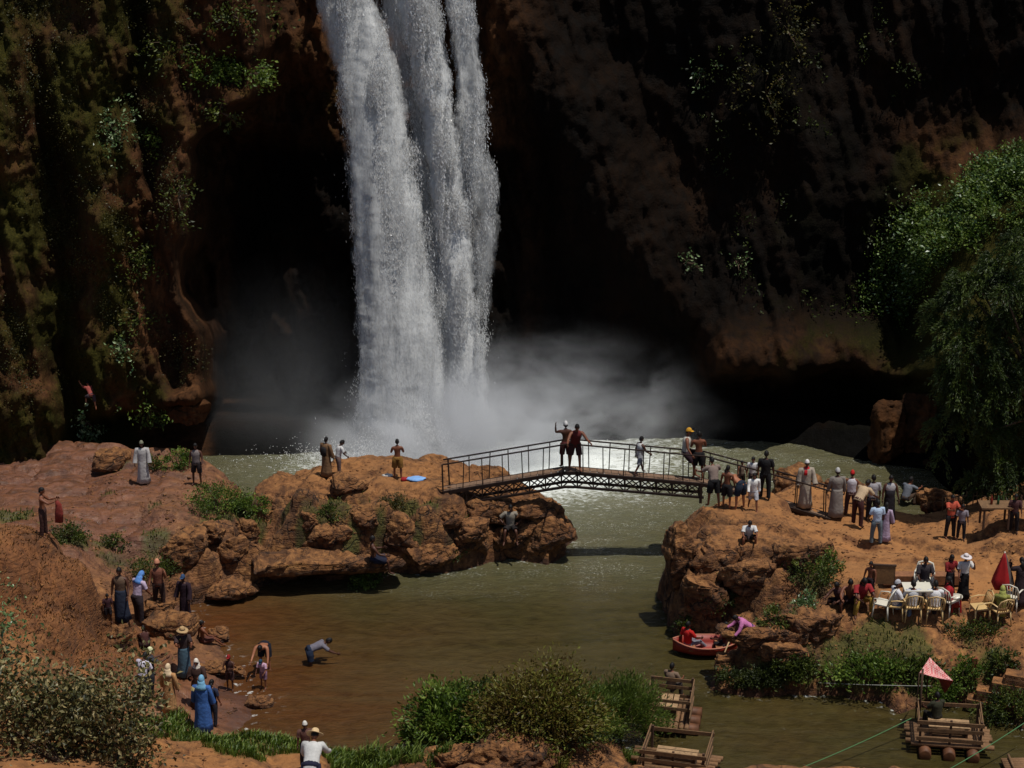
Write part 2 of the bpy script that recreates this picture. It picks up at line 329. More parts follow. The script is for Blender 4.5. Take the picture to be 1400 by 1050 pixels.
# 3-D wrinkling along the normal so faces under the rims are not stretched
gz_y, gz_x = np.gradient(HH, GY, GX)
ln = np.sqrt(gz_x**2+gz_y**2+1); NX, NY, NZ = -gz_x/ln, -gz_y/ln, 1/ln
fine = (np.abs(XX) < 18) & (YY > 43) & (YY < 67.5)
a3 = fbm(XX*2.2, YY*2.2, HH*2.6, 5, 91, .6, True)*.09+fbm(XX*.9, YY*.9, HH*1.6, 3, 97)*.16
a3 = a3*(.12+RO)*fine*(SD > -.3)*np.clip(ln-1, 0, 1)**.5
Vg = np.stack([XX+NX*a3, YY+NY*a3, HH+NZ*a3*.5], -1).reshape(-1, 3)
def ground_mat():
    t = NT('ground_rock_and_dust'); vec = t.coord(); geo = t.n('ShaderNodeNewGeometry')
    sep = t.n('ShaderNodeSeparateXYZ'); t.t.links.new(geo.outputs['Normal'], sep.inputs[0])
    pos = t.n('ShaderNodeSeparateXYZ'); t.t.links.new(geo.outputs['Position'], pos.inputs[0])
    nb = t.noise(.7, 7, vec, .6); nf = t.noise(5, 8, vec, .65); ns = t.noise(19, 5, vec, .6)
    rock = t.ramp(nf, [(.30, srgb(46, 28, 13)), (.42, srgb(96, 64, 35)), (.54, srgb(138, 97, 56)), (.66, srgb(166, 123, 76)), (.80, srgb(208, 172, 126))])
    dust = t.ramp(nb, [(.3, srgb(142, 98, 55)), (.5, srgb(166, 118, 68)), (.7, srgb(188, 142, 88))])
    fl = t.math('MULTIPLY', t.ramp(sep.outputs[2], [(.80, 0.0), (.97, 1.0)]), t.ramp(t.attr('rough'), [(.1, 1.0), (.75, .25)]))
    c = t.mix(fl, rock, dust)
    c = t.mix(t.math('MULTIPLY', t.ramp(nb, [(.45, 0.0), (.6, 1.0)]), .45), c, srgb(108, 68, 38))
    # pitted travertine: dark holes
    pv = t.n('ShaderNodeTexVoronoi', ins={'Vector': vec, 'Scale': 4.2, 'Randomness': 1.0})
    pit = t.ramp(t.math('ADD', pv.outputs['Distance'], t.math('MULTIPLY', nf, .5)), [(.26, 1.0), (.40, 0.0)])
    c = t.mix(t.math('MULTIPLY', pit, t.math('MULTIPLY', t.attr('rough'), .75)), c, srgb(48, 26, 14))
    wv = t.n('ShaderNodeVectorMath', operation='MULTIPLY_ADD'); nc = t.n('ShaderNodeTexNoise', ins={'Vector': vec, 'Scale': 1.8, 'Detail': 5.0}); t.t.links.new(nc.outputs['Color'], wv.inputs[0]); wv.inputs[1].default_value = (1.1, 1.1, 1.1); t.t.links.new(t.coord((1, 1, 1.7)), wv.inputs[2])
    ve = t.n('ShaderNodeTexVoronoi', feature='DISTANCE_TO_EDGE', ins={'Vector': wv.outputs[0], 'Scale': 1.15}); crk = t.ramp(ve.outputs['Distance'], [(.0, 1.0), (.045, 0.0)])
    crk = t.math('MULTIPLY', crk, t.ramp(t.noise(.9, 3, vec), [(.45, 0.0), (.6, 1.0)]))
    c = t.mix(t.math('MULTIPLY', crk, t.math('MULTIPLY', t.attr('rough'), .9)), c, srgb(34, 20, 11))
    wet = t.ramp(t.noise(1.6, 6, t.coord((1,2.2,1)), .6), [(.35, srgb(66, 40, 32)), (.5, srgb(100, 64, 50)), (.68, srgb(124, 84, 66))])
    wf = t.math('MULTIPLY', t.attr('wet'), t.ramp(nf, [(.3, .95), (.7, .75)]))
    c = t.mix(wf, c, wet)
    dry = t.ramp(t.noise(6, 7, t.coord((1,1,.4)), .7), [(.3, srgb(58, 34, 16)), (.5, srgb(108, 66, 32)), (.68, srgb(142, 92, 48))])
    c = t.mix(t.attr('dry'), c, dry)
    gcol = t.ramp(ns, [(.3, srgb(40, 46, 14)), (.55, srgb(72, 80, 26)), (.75, srgb(104, 98, 42))])
    gf = t.ramp(t.math('ADD', t.attr('grass'), t.math('MULTIPLY', t.math('SUBTRACT', nf, .5), .7)), [(.3, 0.0), (.55, 1.0)])
    c = t.mix(t.math('MULTIPLY', gf, .85), c, gcol)
    # damp band along the waterline
    stn = t.noise(1.15, 6, vec, .7, .8)
    c = t.mix(t.math('MULTIPLY', t.ramp(stn, [(.50, 0.0), (.60, .75)]), t.ramp(t.attr('rough'), [(.2, .15), (.7, 1.0)])), c, srgb(58, 36, 20))
    band = t.ramp(t.math('ADD', pos.outputs[2], t.math('MULTIPLY', nf, .25)), [(.12, 1.0), (.42, 0.0)])
    c = t.mix(t.math('MULTIPLY', band, .75), c, srgb(58, 34, 22))
    h = t.math('ADD', t.math('MULTIPLY', nf, .6), t.math('MULTIPLY', ns, .3))
    h = t.math('SUBTRACT', h, t.math('MULTIPLY', pit, .5))
    h = t.math('SUBTRACT', t.math('ADD', h, t.math('MULTIPLY', t.noise(1.1, 6, t.coord((1,1,7)), .6, .6), .9)), t.math('MULTIPLY', crk, .8))
    bs = t.n('ShaderNodeBump', ins={'Height': h, 'Distance': .17}); t.put(bs, 'Strength', t.math('ADD', t.math('MULTIPLY', t.attr('rough'), .8), .2))
    rg = t.math('SUBTRACT', .92, t.math('MULTIPLY', wf, t.ramp(nf, [(.45, .25), (.6, .62)])))
    c = t.mix(1.0, c, (.93, .84, .76, 1), 'MULTIPLY')
    return t.done(t.bsdf(c, rg, bs.outputs[0]))
GM = ground_mat()
ground = mesh_np('ground', Vg, grid_faces(len(GY), len(GX)), GM, attrs={'rough': RO, 'wet': WET, 'grass': GR, 'dry': np.clip(mdx*.7, 0, 1)})
tag(ground, kind='structure')
# ================================================================ CLIFF
PXs = np.concatenate([np.arange(-900, -60, 12), np.arange(-60, 1460, 3.2), np.arange(1460, 2300, 14)])
PYs = np.concatenate([np.arange(-95, 0, 5), np.arange(0, 690, 3.2)])
CX, CY = np.meshgrid(PXs, PYs)
def gau(x, c, w): return np.exp(-((x-c)/w)**2)
wx = CX+fbm(CX*.008, CY*.008, 0, 4, 61)*34; wy = CY+fbm(CX*.008, CY*.008, 7, 4, 62)*30
D = 72.2+0*CX
# left cliff: comes forward, edge leaning from (300,0) out to (300,560); buttresses
le = np.interp(wy, [-100, 60, 130, 200, 330, 450, 560, 700], [375, 380, 372, 262, 275, 292, 302, 300])
D -= 4.6*sst(10, -26, wx-le)
D += 1.6*gau(wx, 195+.03*wy, 16)*sst(420, 120, wy)                 # deep groove beside the ledge
D += 1.9*gau(wx, 42+.12*wy, 24)*sst(60, 330, wy)                   # dark gully
D -= 1.6*sst(70, -40, wx-.14*wy)                                   # nearest buttress
D -= 1.1*gau(wx, 120, 40)*sst(640, 250, wy)
D -= .9*gau(wx, 232+.05*wy, 26)*sst(60, 200, wy)
D -= 1.2*gau(wx, 330, 45)*gau(wy, 150, 40)                         # ledge (lit rock and shrub)
under = sst(555, 590, wy)*sst(110, 170, wx)*sst(330, 300, wx)      # recess under the left overhang
D += 4.2*under
D -= 1.0*gau(wy, 552, 18)*sst(190, 230, wx)*sst(320, 296, wx)
D += 2.0*sst(165, 200, wy)*sst(255, 285, wx)*sst(470, 390, wx)     # black hollow left of the falls
D -= 1.3*sst(360, 385, wx)*sst(470, 440, wx)*sst(140, 70, wy)      # wet rock beside the lip
D += 1.5*sst(450, 520, wy)*sst(250, 330, wx)*sst(960, 900, wx)
# right of the falls: diagonal ribs
D -= 1.6*gau(wx-(700+.55*(wy)), 0, 62)*sst(520, 380, wy)
D -= 1.0*gau(wx-(665+.1*wy), 0, 16)*sst(130, 70, wy)
D -= 1.5*gau(wx-(1085-.35*wy), 0, 26)*sst(185, 140, wy)
D -= 1.0*gau(wx-(1140-.12*wy), 0, 40)*sst(640, 420, wy)*sst(60, 200, wy)
D -= 2.3*sst(940, 985, wx)*sst(400, 490, wy)*sst(520, 496, wy+.02*(wx-950))   # shelf above the cave
D += 1.4*sst(505, 525, wy)*sst(930, 960, wx)*sst(1230, 1190, wx)
re = np.interp(wy, [-100, 120, 220, 330, 450, 520, 640], [1500, 1400, 1330, 1240, 1215, 1200, 1178])
D -= 5.2*sst(-30, 130, wx-re)+2.5*sst(60, 330, wx-re)
D += 1.9*gau(wx, 1245, 30)*gau(wy, 420, 70)
D += .9*gau(wx, 1345, 40)*gau(wy, 320, 30)
# drapery and roughness
X0 = (CX-700)/CF*75; Z0 = (640-CY)/CF*75
drap = fbm(X0*.95+.25*Z0, Z0*.16, 0, 5, 201, .6, True); lump = fbm(X0*.35, Z0*.3, 0, 5, 207)
small = fbm(X0*2.6, Z0*1.5, 1.0, 5, 215, .65)
rgt = 1-.55*sst(620, 760, CX)
D -= .75*drap*rgt+.9*lump+.42*small*rgt+.25*rgt*fbm(X0*1.8, Z0*.9, 5, 4, 219, .6, True)
D += .040*(620-CY)/10
pw = np.interp(CX, [-900, 0, 290, 420, 600, 900, 1080, 1180, 1340, 2200], [625, 622, 624, 621, 611, 600, 606, 630, 655, 690])
Dw = CH/np.tan(CT+np.arctan((pw-525)/CF)); D = np.minimum(D, Dw+np.maximum(0, pw-CY)*.03+np.maximum(0, pw-CY-45)*.08+.12*fbm(CX*.02, CY*.03, 0, 4, 71)*(CY < pw-8))
aa, bb, cc = (CX-700)/CF, _c-(CY-525)/CF*_s, -_s-(CY-525)/CF*_c
T = D/bb; CV = np.stack([aa*T, D, CH+cc*T], -1)
# the top: ground running back from the brink
rows = []
topz = CV[0, :, 2]; lipn = np.exp(-((PXs-520)/95.0)**4)
for k, dy in enumerate([.5, 1.2, 2.5, 5, 9, 16, 30, 60]):
    r = CV[0].copy(); r[:, 1] += dy; r[:, 2] += (.5*np.minimum(dy, 3)+.3*fbm(r[:, 0]*.8, r[:, 1]*.8, 0, 4, 7))*(1-lipn); rows.insert(0, r)
CVa = np.concatenate([np.array(rows), CV], 0)
mossy = np.zeros(CX.shape)
mossy += .55*sst(330, 200, CX)+.5*sst(900, 1250, CX)*sst(100, 260, CY)+1.0*sst(20, 110, wx-re)+.35*gau(CX, 1060, 50)*gau(CY, 80, 120)
mossy -= .75*gau(wx-le, -45, 45)*sst(120, 260, CY)
mossy = np.clip(mossy+.55*fbm(X0*.9, Z0*.8, 3, 5, 333)+.0, 0, 1)
ms = np.concatenate([np.tile(mossy[0], (len(rows), 1))*0+.6, mossy], 0)
shade_blk = .93*sst(640, 760, CX)*sst(1320, 1180, CX)*(1-.55*gau(CY, 490, 40)*sst(930, 970, CX))+.5*sst(250, 300, CX)*sst(480, 420, CX)*sst(150, 190, CY)  # shade painted as near-black rock colour, around and behind the falls
shade_blk = np.maximum(shade_blk, .93*sst(535, 575, CY)*sst(262, 300, CX)*sst(1400, 1300, CX)); shade_blk = np.maximum(shade_blk, .90*sst(240, 140, CY)*sst(640, 760, CX))  # cave foot: its darkness is painted onto the rock apron
shade_blk = np.maximum(shade_blk, .94*sst(290, 330, CX)*sst(760, 700, CX)*sst(175, 215, CY))
shade_blk = np.clip(shade_blk+.09*fbm(X0*.5, Z0*.4, 8, 4, 341)*(shade_blk > .1), 0, .97); shade_blk = np.maximum(shade_blk, .995*sst(555, 590, CY)*sst(262, 300, CX)*sst(1400, 1300, CX))
shade_bk = np.concatenate([np.tile(shade_blk[0], (len(rows), 1))*0, shade_blk], 0)
def cliff_mat():
    t = NT('cliff_wet_travertine_painted_shade'); vec = t.coord((1,1,.45)); v2 = t.coord()
    nb = t.noise(.55, 7, vec, .6); nf = t.noise(3.2, 8, vec, .65); ns = t.noise(14, 4, v2)
    c = t.ramp(nb, [(.32, srgb(42, 28, 17)), (.5, srgb(74, 48, 29)), (.66, srgb(98, 65, 40))])
    c = t.mix(t.ramp(nf, [(.35, .7), (.58, 0.0)]), c, srgb(22, 16, 11))
    g = t.ramp(ns, [(.3, srgb(30, 30, 10)), (.6, srgb(56, 52, 18)), (.8, srgb(82, 70, 30))])
    gf = t.ramp(t.math('ADD', t.math('MULTIPLY', t.attr('moss'), .7), t.math('MULTIPLY', nf, .6)), [(.48, 0.0), (.72, 1.0)])
    c = t.mix(gf, c, g)
    c = t.mix(t.attr('black'), c, (.002, .0018, .0015, 1))  # painted shade pulls the wet rock colour down to near-black
    h = t.math('ADD', t.math('MULTIPLY', nf, .7), t.math('MULTIPLY', ns, .3))
    return t.done(t.bsdf(c, t.ramp(nf, [(.4, .8), (.6, .98)]), t.bump(h, .8, .18), **{'Specular_IOR_Level': .07}))
CM = cliff_mat()
cliff = mesh_np('cliff', CVa.reshape(-1, 3), grid_faces(CVa.shape[0], CVa.shape[1], True), CM, attrs={'moss': ms, 'black': shade_bk})
tag(cliff, kind='structure')
def cpt(px, py):
    """point and outward normal of the cliff face seen at a pixel"""
    i = int(np.clip(np.searchsorted(PXs, px), 1, len(PXs)-2)); j = int(np.clip(np.searchsorted(PYs, py), 1, len(PYs)-2))
    p = Vector(CV[j, i]); du = Vector(CV[j, i+1]-CV[j, i-1]); dv = Vector(CV[j+1, i]-CV[j-1, i]); n = du.cross(dv)
    if n.y > 0: n = -n
    return p, n.normalized()
# ================================================================ WATER
WX = nonuni(-40, -19, 19, 40, .085, 2.0); WY = nonuni(20, 45, 76, 80, .085, 2.0)
wX, wY = np.meshgrid(WX, WY)
fb = P(620, 632); fd = np.hypot((wX-fb[0])*np.where(wX < fb[0], .85, .55), wY-fb[1]-.4)                    # foot of the falls
chop = .25+.75*sst(58.5, 62, wY+.2*(wX-2)*0)
chop *= 1
wh = chop*(.055*fbm(wX*1.1, wY*2.0, 0, 4, 401)+.022*fbm(wX*3.2, wY*5.0, 3, 3, 405, .6, True))+.006*fbm(wX*2.0, wY*5, 1, 3, 411)
wh += .22*np.exp(-(fd/2.4)**2)*(fbm(wX*1.3, wY*1.3, 0, 4, 421)+.5)
foam = np.exp(-(fd/3.6)**2)*1.2+.34*np.exp(-(fd/7.0)**2)
SW = -np.maximum(polysd(wX, wY, PL), polysd(wX, wY, PR))
spx, spy = P(985, 700)
silt = np.exp(-(((wX+10.5)/5.0)**2+((wY-53)/7.0)**2))*.95+.3*np.exp(-((wX+3)/6)**2-((wY-50)/4)**2)
silt = np.clip(silt+.15*fbm(wX*.4, wY*.6, 0, 4, 431), 0, 1)
chopa = sst(56.5, 60.0, wY)*sst(-9, -3, wX+.0*wY)+.8*sst(64, 66, wY)
shore = np.exp(-np.clip(SW, 0, 9)/.14)
def water_mat():
    t = NT('murky_pool_water'); v = t.coord((1,1.9,1)); n1 = t.noise(2.2, 5, v, .6, .3); n2 = t.noise(7, 4, v, .6)
    base = t.mix(t.attr('silt'), t.ramp(n1, [(.3, srgb(42, 37, 16)), (.7, srgb(64, 57, 28))]), t.ramp(n1, [(.3, srgb(74, 38, 17)), (.7, srgb(96, 52, 25))]))
    cur = t.ramp(t.noise(.5, 6, t.coord((.35,1.6,1)), .65, .8), [(.40, 0.0), (.66, 1.0)])
    base = t.mix(t.math('MULTIPLY', cur, .30), base, srgb(88, 76, 48))
    fm = t.noise(3.4, 9, t.coord((1,2.0,1)), .68, 1.2)
    ff = t.ramp(t.math('ADD', t.attr('foam'), t.math('MULTIPLY', t.math('SUBTRACT', fm, .5), 1.7)), [(.42, 0.0), (.80, 1.0)])
    pale = t.math('MULTIPLY', t.attr('foam'), .8, True)
    base = t.mix(t.math('MULTIPLY', t.attr('chop'), .22), base, srgb(104, 106, 76))
    base = t.mix(pale, base, srgb(150, 152, 130))
    cf = t.noise(5.5, 6, t.coord((1,2.6,1)), .7, 1.6)
    patch = t.ramp(t.noise(.55, 4, t.coord((1,2,1)), .6), [(.44, .04), (.60, 1.0)])
    cap = t.math('MULTIPLY', t.ramp(cf, [(.64, 0.0), (.68, 1.0)]), t.math('MULTIPLY', t.attr('chop'), patch))
    glint_paint = t.math('MULTIPLY', t.ramp(t.noise(13, 4, t.coord((1,2.4,1)), .7, 1.0), [(.615, 0.0), (.645, 1.0)]), t.math('MULTIPLY', t.attr('chop'), patch)); cap = t.math('MAXIMUM', cap, t.math('MULTIPLY', glint_paint, .9))  # sun glints painted as white specks, merged with the whitecaps
    sh = t.math('MULTIPLY', t.attr('shore'), t.ramp(t.noise(4.5, 5), [(.58, 0.0), (.72, .8)]))
    ff = t.math('MAXIMUM', ff, t.math('MAXIMUM', cap, sh))
    col = t.mix(ff, base, srgb(226, 230, 226))
    hb = t.math('ADD', n1, t.math('MULTIPLY', n2, .35))
    bs = t.n('ShaderNodeBump', ins={'Height': hb, 'Distance': .10}); t.put(bs, 'Strength', t.math('ADD', t.math('MULTIPLY', t.attr('chop'), .3), .7))
    rg = t.math('ADD', .09, t.math('MULTIPLY', ff, .6))
    return t.done(t.bsdf(col, rg, bs.outputs[0], IOR=1.33, **{'Specular_IOR_Level': .5}))
water = mesh_np('water', np.stack([wX, wY, wh], -1).reshape(-1, 3), grid_faces(len(WY), len(WX)), water_mat(),
    attrs={'silt': silt, 'foam': np.clip(foam, 0, 1), 'chop': np.clip(chopa, 0, 1), 'shore': shore})
tag(water, kind='structure')
# ================================================================ WATERFALL
def fall_mat(name, dens, sc, wisp):
    t = NT(name); tc = t.n('ShaderNodeTexCoord'); mp = t.n('ShaderNodeMapping'); t.t.links.new(tc.outputs['UV'], mp.inputs[0])
    mp.inputs['Scale'].default_value = (1, .13, 1)
    st = t.noise(sc*1.7, 9, mp.outputs[0], .70, .25)
    mp2 = t.n('ShaderNodeMapping'); t.t.links.new(tc.outputs['UV'], mp2.inputs[0]); mp2.inputs['Scale'].default_value = (1, .45, 1)
    bl = t.noise(sc*.6, 7, mp2.outputs[0], .62, .3); fn = t.noise(sc*6, 4, mp2.outputs[0], .7)
    a = t.math('ADD', t.math('MULTIPLY', st, .55), t.math('MULTIPLY', bl, .45))
    a = t.math('ADD', a, t.math('MULTIPLY', t.math('SUBTRACT', fn, .5), .35))
    a = t.math('ADD', t.math('SUBTRACT', a, .5), t.math('MULTIPLY', t.math('SUBTRACT', t.attr('body'), .5), wisp))
    al = t.ramp(t.math('ADD', a, .5+dens), [(.36, 0.0), (.70, 1.0)])
    al = t.math('MULTIPLY', al, t.attr('fade'))
    nb_ = t.bump(t.math('ADD', t.math('ADD', t.math('MULTIPLY', bl, .6), t.math('MULTIPLY', st, .8)), t.math('MULTIPLY', fn, .4)), 1.0, .38)
    va = t.n('ShaderNodeVectorMath', operation='MULTIPLY_ADD'); t.t.links.new(nb_, va.inputs[0]); va.inputs[1].default_value = (.75, .75, .75); va.inputs[2].default_value = (0, -.12, .42)   # a cloud of drops has no hard face: it also scatters light that falls from above
    vn = t.n('ShaderNodeVectorMath', operation='NORMALIZE'); t.t.links.new(va.outputs[0], vn.inputs[0]); nrm = vn.outputs[0]
    d = t.n('ShaderNodeBsdfDiffuse', ins={'Color': (.93, .94, .94, 1), 'Normal': nrm}); tr = t.n('ShaderNodeBsdfTranslucent', ins={'Color': (.93, .94, .94, 1), 'Normal': nrm})
    m1 = t.n('ShaderNodeMixShader'); m1.inputs[0].default_value = .42; t.t.links.new(d.outputs[0], m1.inputs[1]); t.t.links.new(tr.outputs[0], m1.inputs[2])
    tp = t.n('ShaderNodeBsdfTransparent'); m2 = t.n('ShaderNodeMixShader'); t.t.links.new(al, m2.inputs[0]); t.t.links.new(tp.outputs[0], m2.inputs[1]); t.t.links.new(m1.outputs[0], m2.inputs[2])
    return t.done(m2.outputs[0])
fm_core = fall_mat('falling_water_dense', -.05, 1.3, .65); fm_veil = fall_mat('falling_water_veil', -.15, 1.9, .55)
fall = empty('waterfall', (*W(560, 630, 70.2)[:2], 0)); tag(fall, kind='structure')
STR = [ # name, rows (py, left, right), depth top/bottom, thickness, material, fade
 ([(-95,392,478),(0,432,512),(50,447,532),(100,462,546),(150,472,556),(200,476,562),(300,482,578),(400,488,592),(500,488,610),(580,482,620),(640,474,630)], 70.9, 69.7, .8, fm_core, (1,1,1,.95,.8)),
 ([(-95,480,560),(0,540,598),(100,562,616),(150,574,622),(200,580,632),(300,588,640),(400,602,652),(500,606,666),(580,606,676),(640,600,686)], 71.2, 70.3, .6, fm_core, (1,1,.95,.85,.7)),
 ([(-95,480,585),(0,522,570),(60,530,575),(130,545,590),(220,560,606),(330,570,612),(450,585,625),(560,590,630),(640,590,630)], 71.5, 70.9, .35, fm_veil, (.9,.8,.7,.6,.5)),
 ([(-95,560,626),(0,606,648),(60,616,658),(130,624,666),(200,620,670),(250,630,684),(330,640,682),(420,645,672),(480,648,668)], 71.2, 70.7, .35, fm_veil, (1,.9,.7,.45,.0)),
 ([(-95,360,460),(0,430,500),(60,450,524),(150,464,560),(240,468,600),(340,476,640),(450,482,668),(540,478,680),(640,460,700)], 71.3, 70.4, .6, fm_veil, (.0,.15,.35,.5,.7)),
]
def stream(rows, d0, d1, th, mat, fade, nm, seed, wmul=1.0, dsh=0.0):
    py = np.array([r[0] for r in rows]); ys = np.linspace(py[0], py[-1], 340)
    L = np.interp(ys, py, [r[1] for r in rows]); R = np.interp(ys, py, [r[2] for r in rows])
    c, hw = (L+R)/2, (R-L)/2*wmul; v = (ys-ys[0])/(ys[-1]-ys[0])
    dep = d0+(d1-d0)*v**1.4+dsh
    n = 56; th_ = np.linspace(0, 2*PI, n+1)
    V = []; U = []; B = []; Fd = []
    for i in range(len(ys)):
        cu, su = np.cos(th_), np.sin(th_)
        e = np.abs(cu)**.85*np.sign(cu)
        x0, _, z0 = W(c[i], ys[i], dep[i]); hwm = hw[i]/CF*(dep[i]*1.06)
        xx = x0+e*hwm; yy = dep[i]-su*th*(.45+.55*v[i])
        nz = fbm(xx*1.5+seed, z0*.30+0*xx, yy*.8, 5, 500+seed, .6); n2 = fbm(xx*1.9, z0*.16+0*xx, yy*0+seed, 4, 520+seed, .55, True)
        yy = yy-(nz*.22+n2*.10)*(su*.9)
        xx = xx+cu*(fbm(z0*1.1+0*xx, yy*2, cu, 5, 540+seed, .65)*.32+nz*.15)
        zz = z0+.0*xx
        V.append(np.stack([xx, yy, zz], -1)); U.append(np.stack([xx, np.full(n+1, -z0)], -1))
        B.append(np.sqrt(np.clip(1-np.abs(cu)**2.2, 0, 1))); Fd.append(np.full(n+1, np.interp(v[i], np.linspace(0, 1, len(fade)), fade)))
    V = np.concatenate(V); o = mesh_np(nm, V, grid_faces(len(ys), n+1), mat, fall, True,
        {'body': np.concatenate(B), 'fade': np.concatenate(Fd)}, np.concatenate(U))
    o.matrix_parent_inverse = Matrix.Translation(-fall.location)
    return o
for i, a in enumerate(STR):
    stream(*a, 'falling_stream', i*7+1)
stream(*STR[0][:4], fm_veil, (.5,.6,.7,.8,.8), 'spray_veil', 61, 1.12, -.35)
# thrown drops and clots of water
def spray(name, rows, d0, d1, cnt, th, seed, thr=.0, spread=.16, lo=-95, hi=625, fadeto=1.0):
    r = np.random.default_rng(seed); py = np.array([q[0] for q in rows]); out = []; got = 0
    while got < cnt:
        n = cnt*2; ys = r.uniform(max(lo, py[0]), min(hi, py[-1]), n); L = np.interp(ys, py, [q[1] for q in rows]); R = np.interp(ys, py, [q[2] for q in rows])
        v = (ys-py[0])/(py[-1]-py[0]); e = r.normal(0, .52+.05*v, n); k = np.abs(e) < 1+spread*(1+v)*np.abs(r.normal(0, 1, n)); ys, L, R, v, e = ys[k], L[k], R[k], v[k], e[k]
        d = d0+(d1-d0)*v**1.4-r.uniform(-.5, 1, len(ys))*th*np.sqrt(np.clip(1-np.clip(np.abs(e), 0, 1)**2, .04, 1)); c = (L+R)/2+.05*(R-L)*fbm(ys*.02+seed, d, 0, 3, 77)
        t = d/(_c-(ys-525)/CF*_s); x = (c+e*(R-L)/2-700)/CF*t; z = CH+(-_s-(ys-525)/CF*_c)*t
        den = fbm(x*2.6-z*.25+seed, z*.30, d*2.0, 5, 600+seed, .62)+.5*fbm(x*1.2, z*.9, d, 4, 640+seed, .6)
        k = (den > thr-.05+.22*np.abs(e)**2+r.normal(0, .10, len(x))) & (r.random(len(x)) < 1-(1-fadeto)*v)
        P_ = np.stack([x, d, z], -1)[k]; out.append(P_); got += len(P_)
    P_ = np.concatenate(out)[:cnt]; n = len(P_)
    base = np.array([(1,0,-.35),(-.5,.87,-.35),(-.5,-.87,-.35),(0,0,1)], float)
    w_ = r.uniform(.005, .013, n)*np.where(r.random(n) < .04, 1.8, 1); l = w_*r.uniform(2, 8, n)
    a = r.uniform(0, 2*PI, n); ca, sa = np.cos(a)[:, None], np.sin(a)[:, None]
    bx = base[None, :, 0]*ca-base[None, :, 1]*sa; by = base[None, :, 0]*sa+base[None, :, 1]*ca
    V = np.stack([P_[:, None, 0]+bx*w_[:, None]+base[None, :, 2]*l[:, None]*r.normal(-.1, .25, n)[:, None], P_[:, None, 1]+by*w_[:, None]+base[None, :, 2]*l[:, None]*r.normal(0, .25, n)[:, None], P_[:, None, 2]+base[None, :, 2]*l[:, None]], -1)
    F = np.array([(0,1,3),(1,2,3),(2,0,3),(0,2,1)])[None]+(np.arange(n)*4)[:, None, None]
    o = mesh_np(name, V.reshape(-1, 3), F.reshape(-1, 3), dropm, fall, False); o.matrix_parent_inverse = Matrix.Translation(-fall.location); return o
tdrop = NT('water_drops'); _d = tdrop.n('ShaderNodeBsdfDiffuse', ins={'Color': (.96, .96, .95, 1)}); _t = tdrop.n('ShaderNodeBsdfTranslucent', ins={'Color': (.96, .96, .95, 1)})
_m = tdrop.n('ShaderNodeMixShader'); _m.inputs[0].default_value = .5; tdrop.t.links.new(_d.outputs[0], _m.inputs[1]); tdrop.t.links.new(_t.outputs[0], _m.inputs[2]); _g = tdrop.n('ShaderNodeBsdfGlossy', ins={'Color': (1, 1, 1, 1), 'Roughness': .35}); _m3 = tdrop.n('ShaderNodeMixShader'); _m3.inputs[0].default_value = .22; tdrop.t.links.new(_m.outputs[0], _m3.inputs[1]); tdrop.t.links.new(_g.outputs[0], _m3.inputs[2]); dropm = tdrop.done(_m3.outputs[0])
spray('falling_drops', STR[0][0], 70.7, 69.4, 170000, .75, 3, .02)
spray('falling_drops', STR[1][0], 71.0, 70.0, 110000, .6, 4, .04)
spray('falling_drops', STR[3][0], 71.0, 70.6, 14000, .4, 5, .10, fadeto=.25)
spray('falling_drops', STR[2][0], 71.4, 70.8, 12000, .3, 6, .12)
spray('falling_drops', STR[4][0], 71.0, 69.8, 9000, .9, 8, .2, .3, lo=150)
# water thrown up where it lands
n = 26000; r = np.random.default_rng(5); c0 = P(570, 625); a = r.uniform(0, 2*PI, n); q = np.abs(r.normal(0, 1.0, n)); X = c0[0]+np.cos(a)*q*2.3+.3; Y = c0[1]-.6+np.sin(a)*q*.9; Z = np.abs(r.normal(0, .42, n))*np.exp(-q*.4)*(1.5+fbm(X*1.5, Y*1.5, 0, 3, 9))
base = np.array([(1,0,-.35),(-.5,.87,-.35),(-.5,-.87,-.35),(0,0,1)], float)
V = np.stack([X, Y, Z], -1)[:, None, :]+base[None]*r.uniform(.010, .028, n)[:, None, None]
F = np.array([(0,1,3),(1,2,3),(2,0,3),(0,2,1)])[None]+(np.arange(n)*4)[:, None, None]
dr = mesh_np('splash_drops', V.reshape(-1, 3), F.reshape(-1, 3), dropm, fall, False); dr.matrix_parent_inverse = Matrix.Translation(-fall.location)
# mist: one soft-edged body of air at the foot of the falls
def mist_obj(name, c, r, dens, nscale, thr, label):
    t = NT(name+'_air'); tc = t.n('ShaderNodeTexCoord')
    gr_ = t.n('ShaderNodeTexGradient', gradient_type='SPHERICAL'); t.t.links.new(tc.outputs['Object'], gr_.inputs[0])
    nz = t.n('ShaderNodeTexNoise', ins={'Scale': nscale, 'Detail': 3.0, 'Roughness': .6, 'Distortion': .8}); t.t.links.new(tc.outputs['Object'], nz.inputs['Vector'])
    g2 = t.math('POWER', gr_.outputs['Fac'], 2.1)
    dn = t.math('MULTIPLY', g2, t.ramp(nz.outputs['Fac'], [(thr, .06), (thr+.20, 1.0)]))
    dn = t.math('MULTIPLY', dn, dens)
    v = t.n('ShaderNodeVolumePrincipled', ins={'Color': (.94, .96, 1, 1), 'Anisotropy': .0}); t.put(v, 'Density', dn)
    t.t.links.new(v.outputs[0], t.out.inputs['Volume'])
    bm = bmesh.new(); bmesh.ops.create_icosphere(bm, subdivisions=2, radius=1.06)
    me = bpy.data.meshes.new(name); bm.to_mesh(me); bm.free(); me.materials.append(t.m)
    o = link(bpy.data.objects.new(name, me)); o.location = c; o.scale = r
    tag(o, kind='stuff', label=label, cat='mist'); return o
cx, cy, cz = W(590, 600, 69.2)
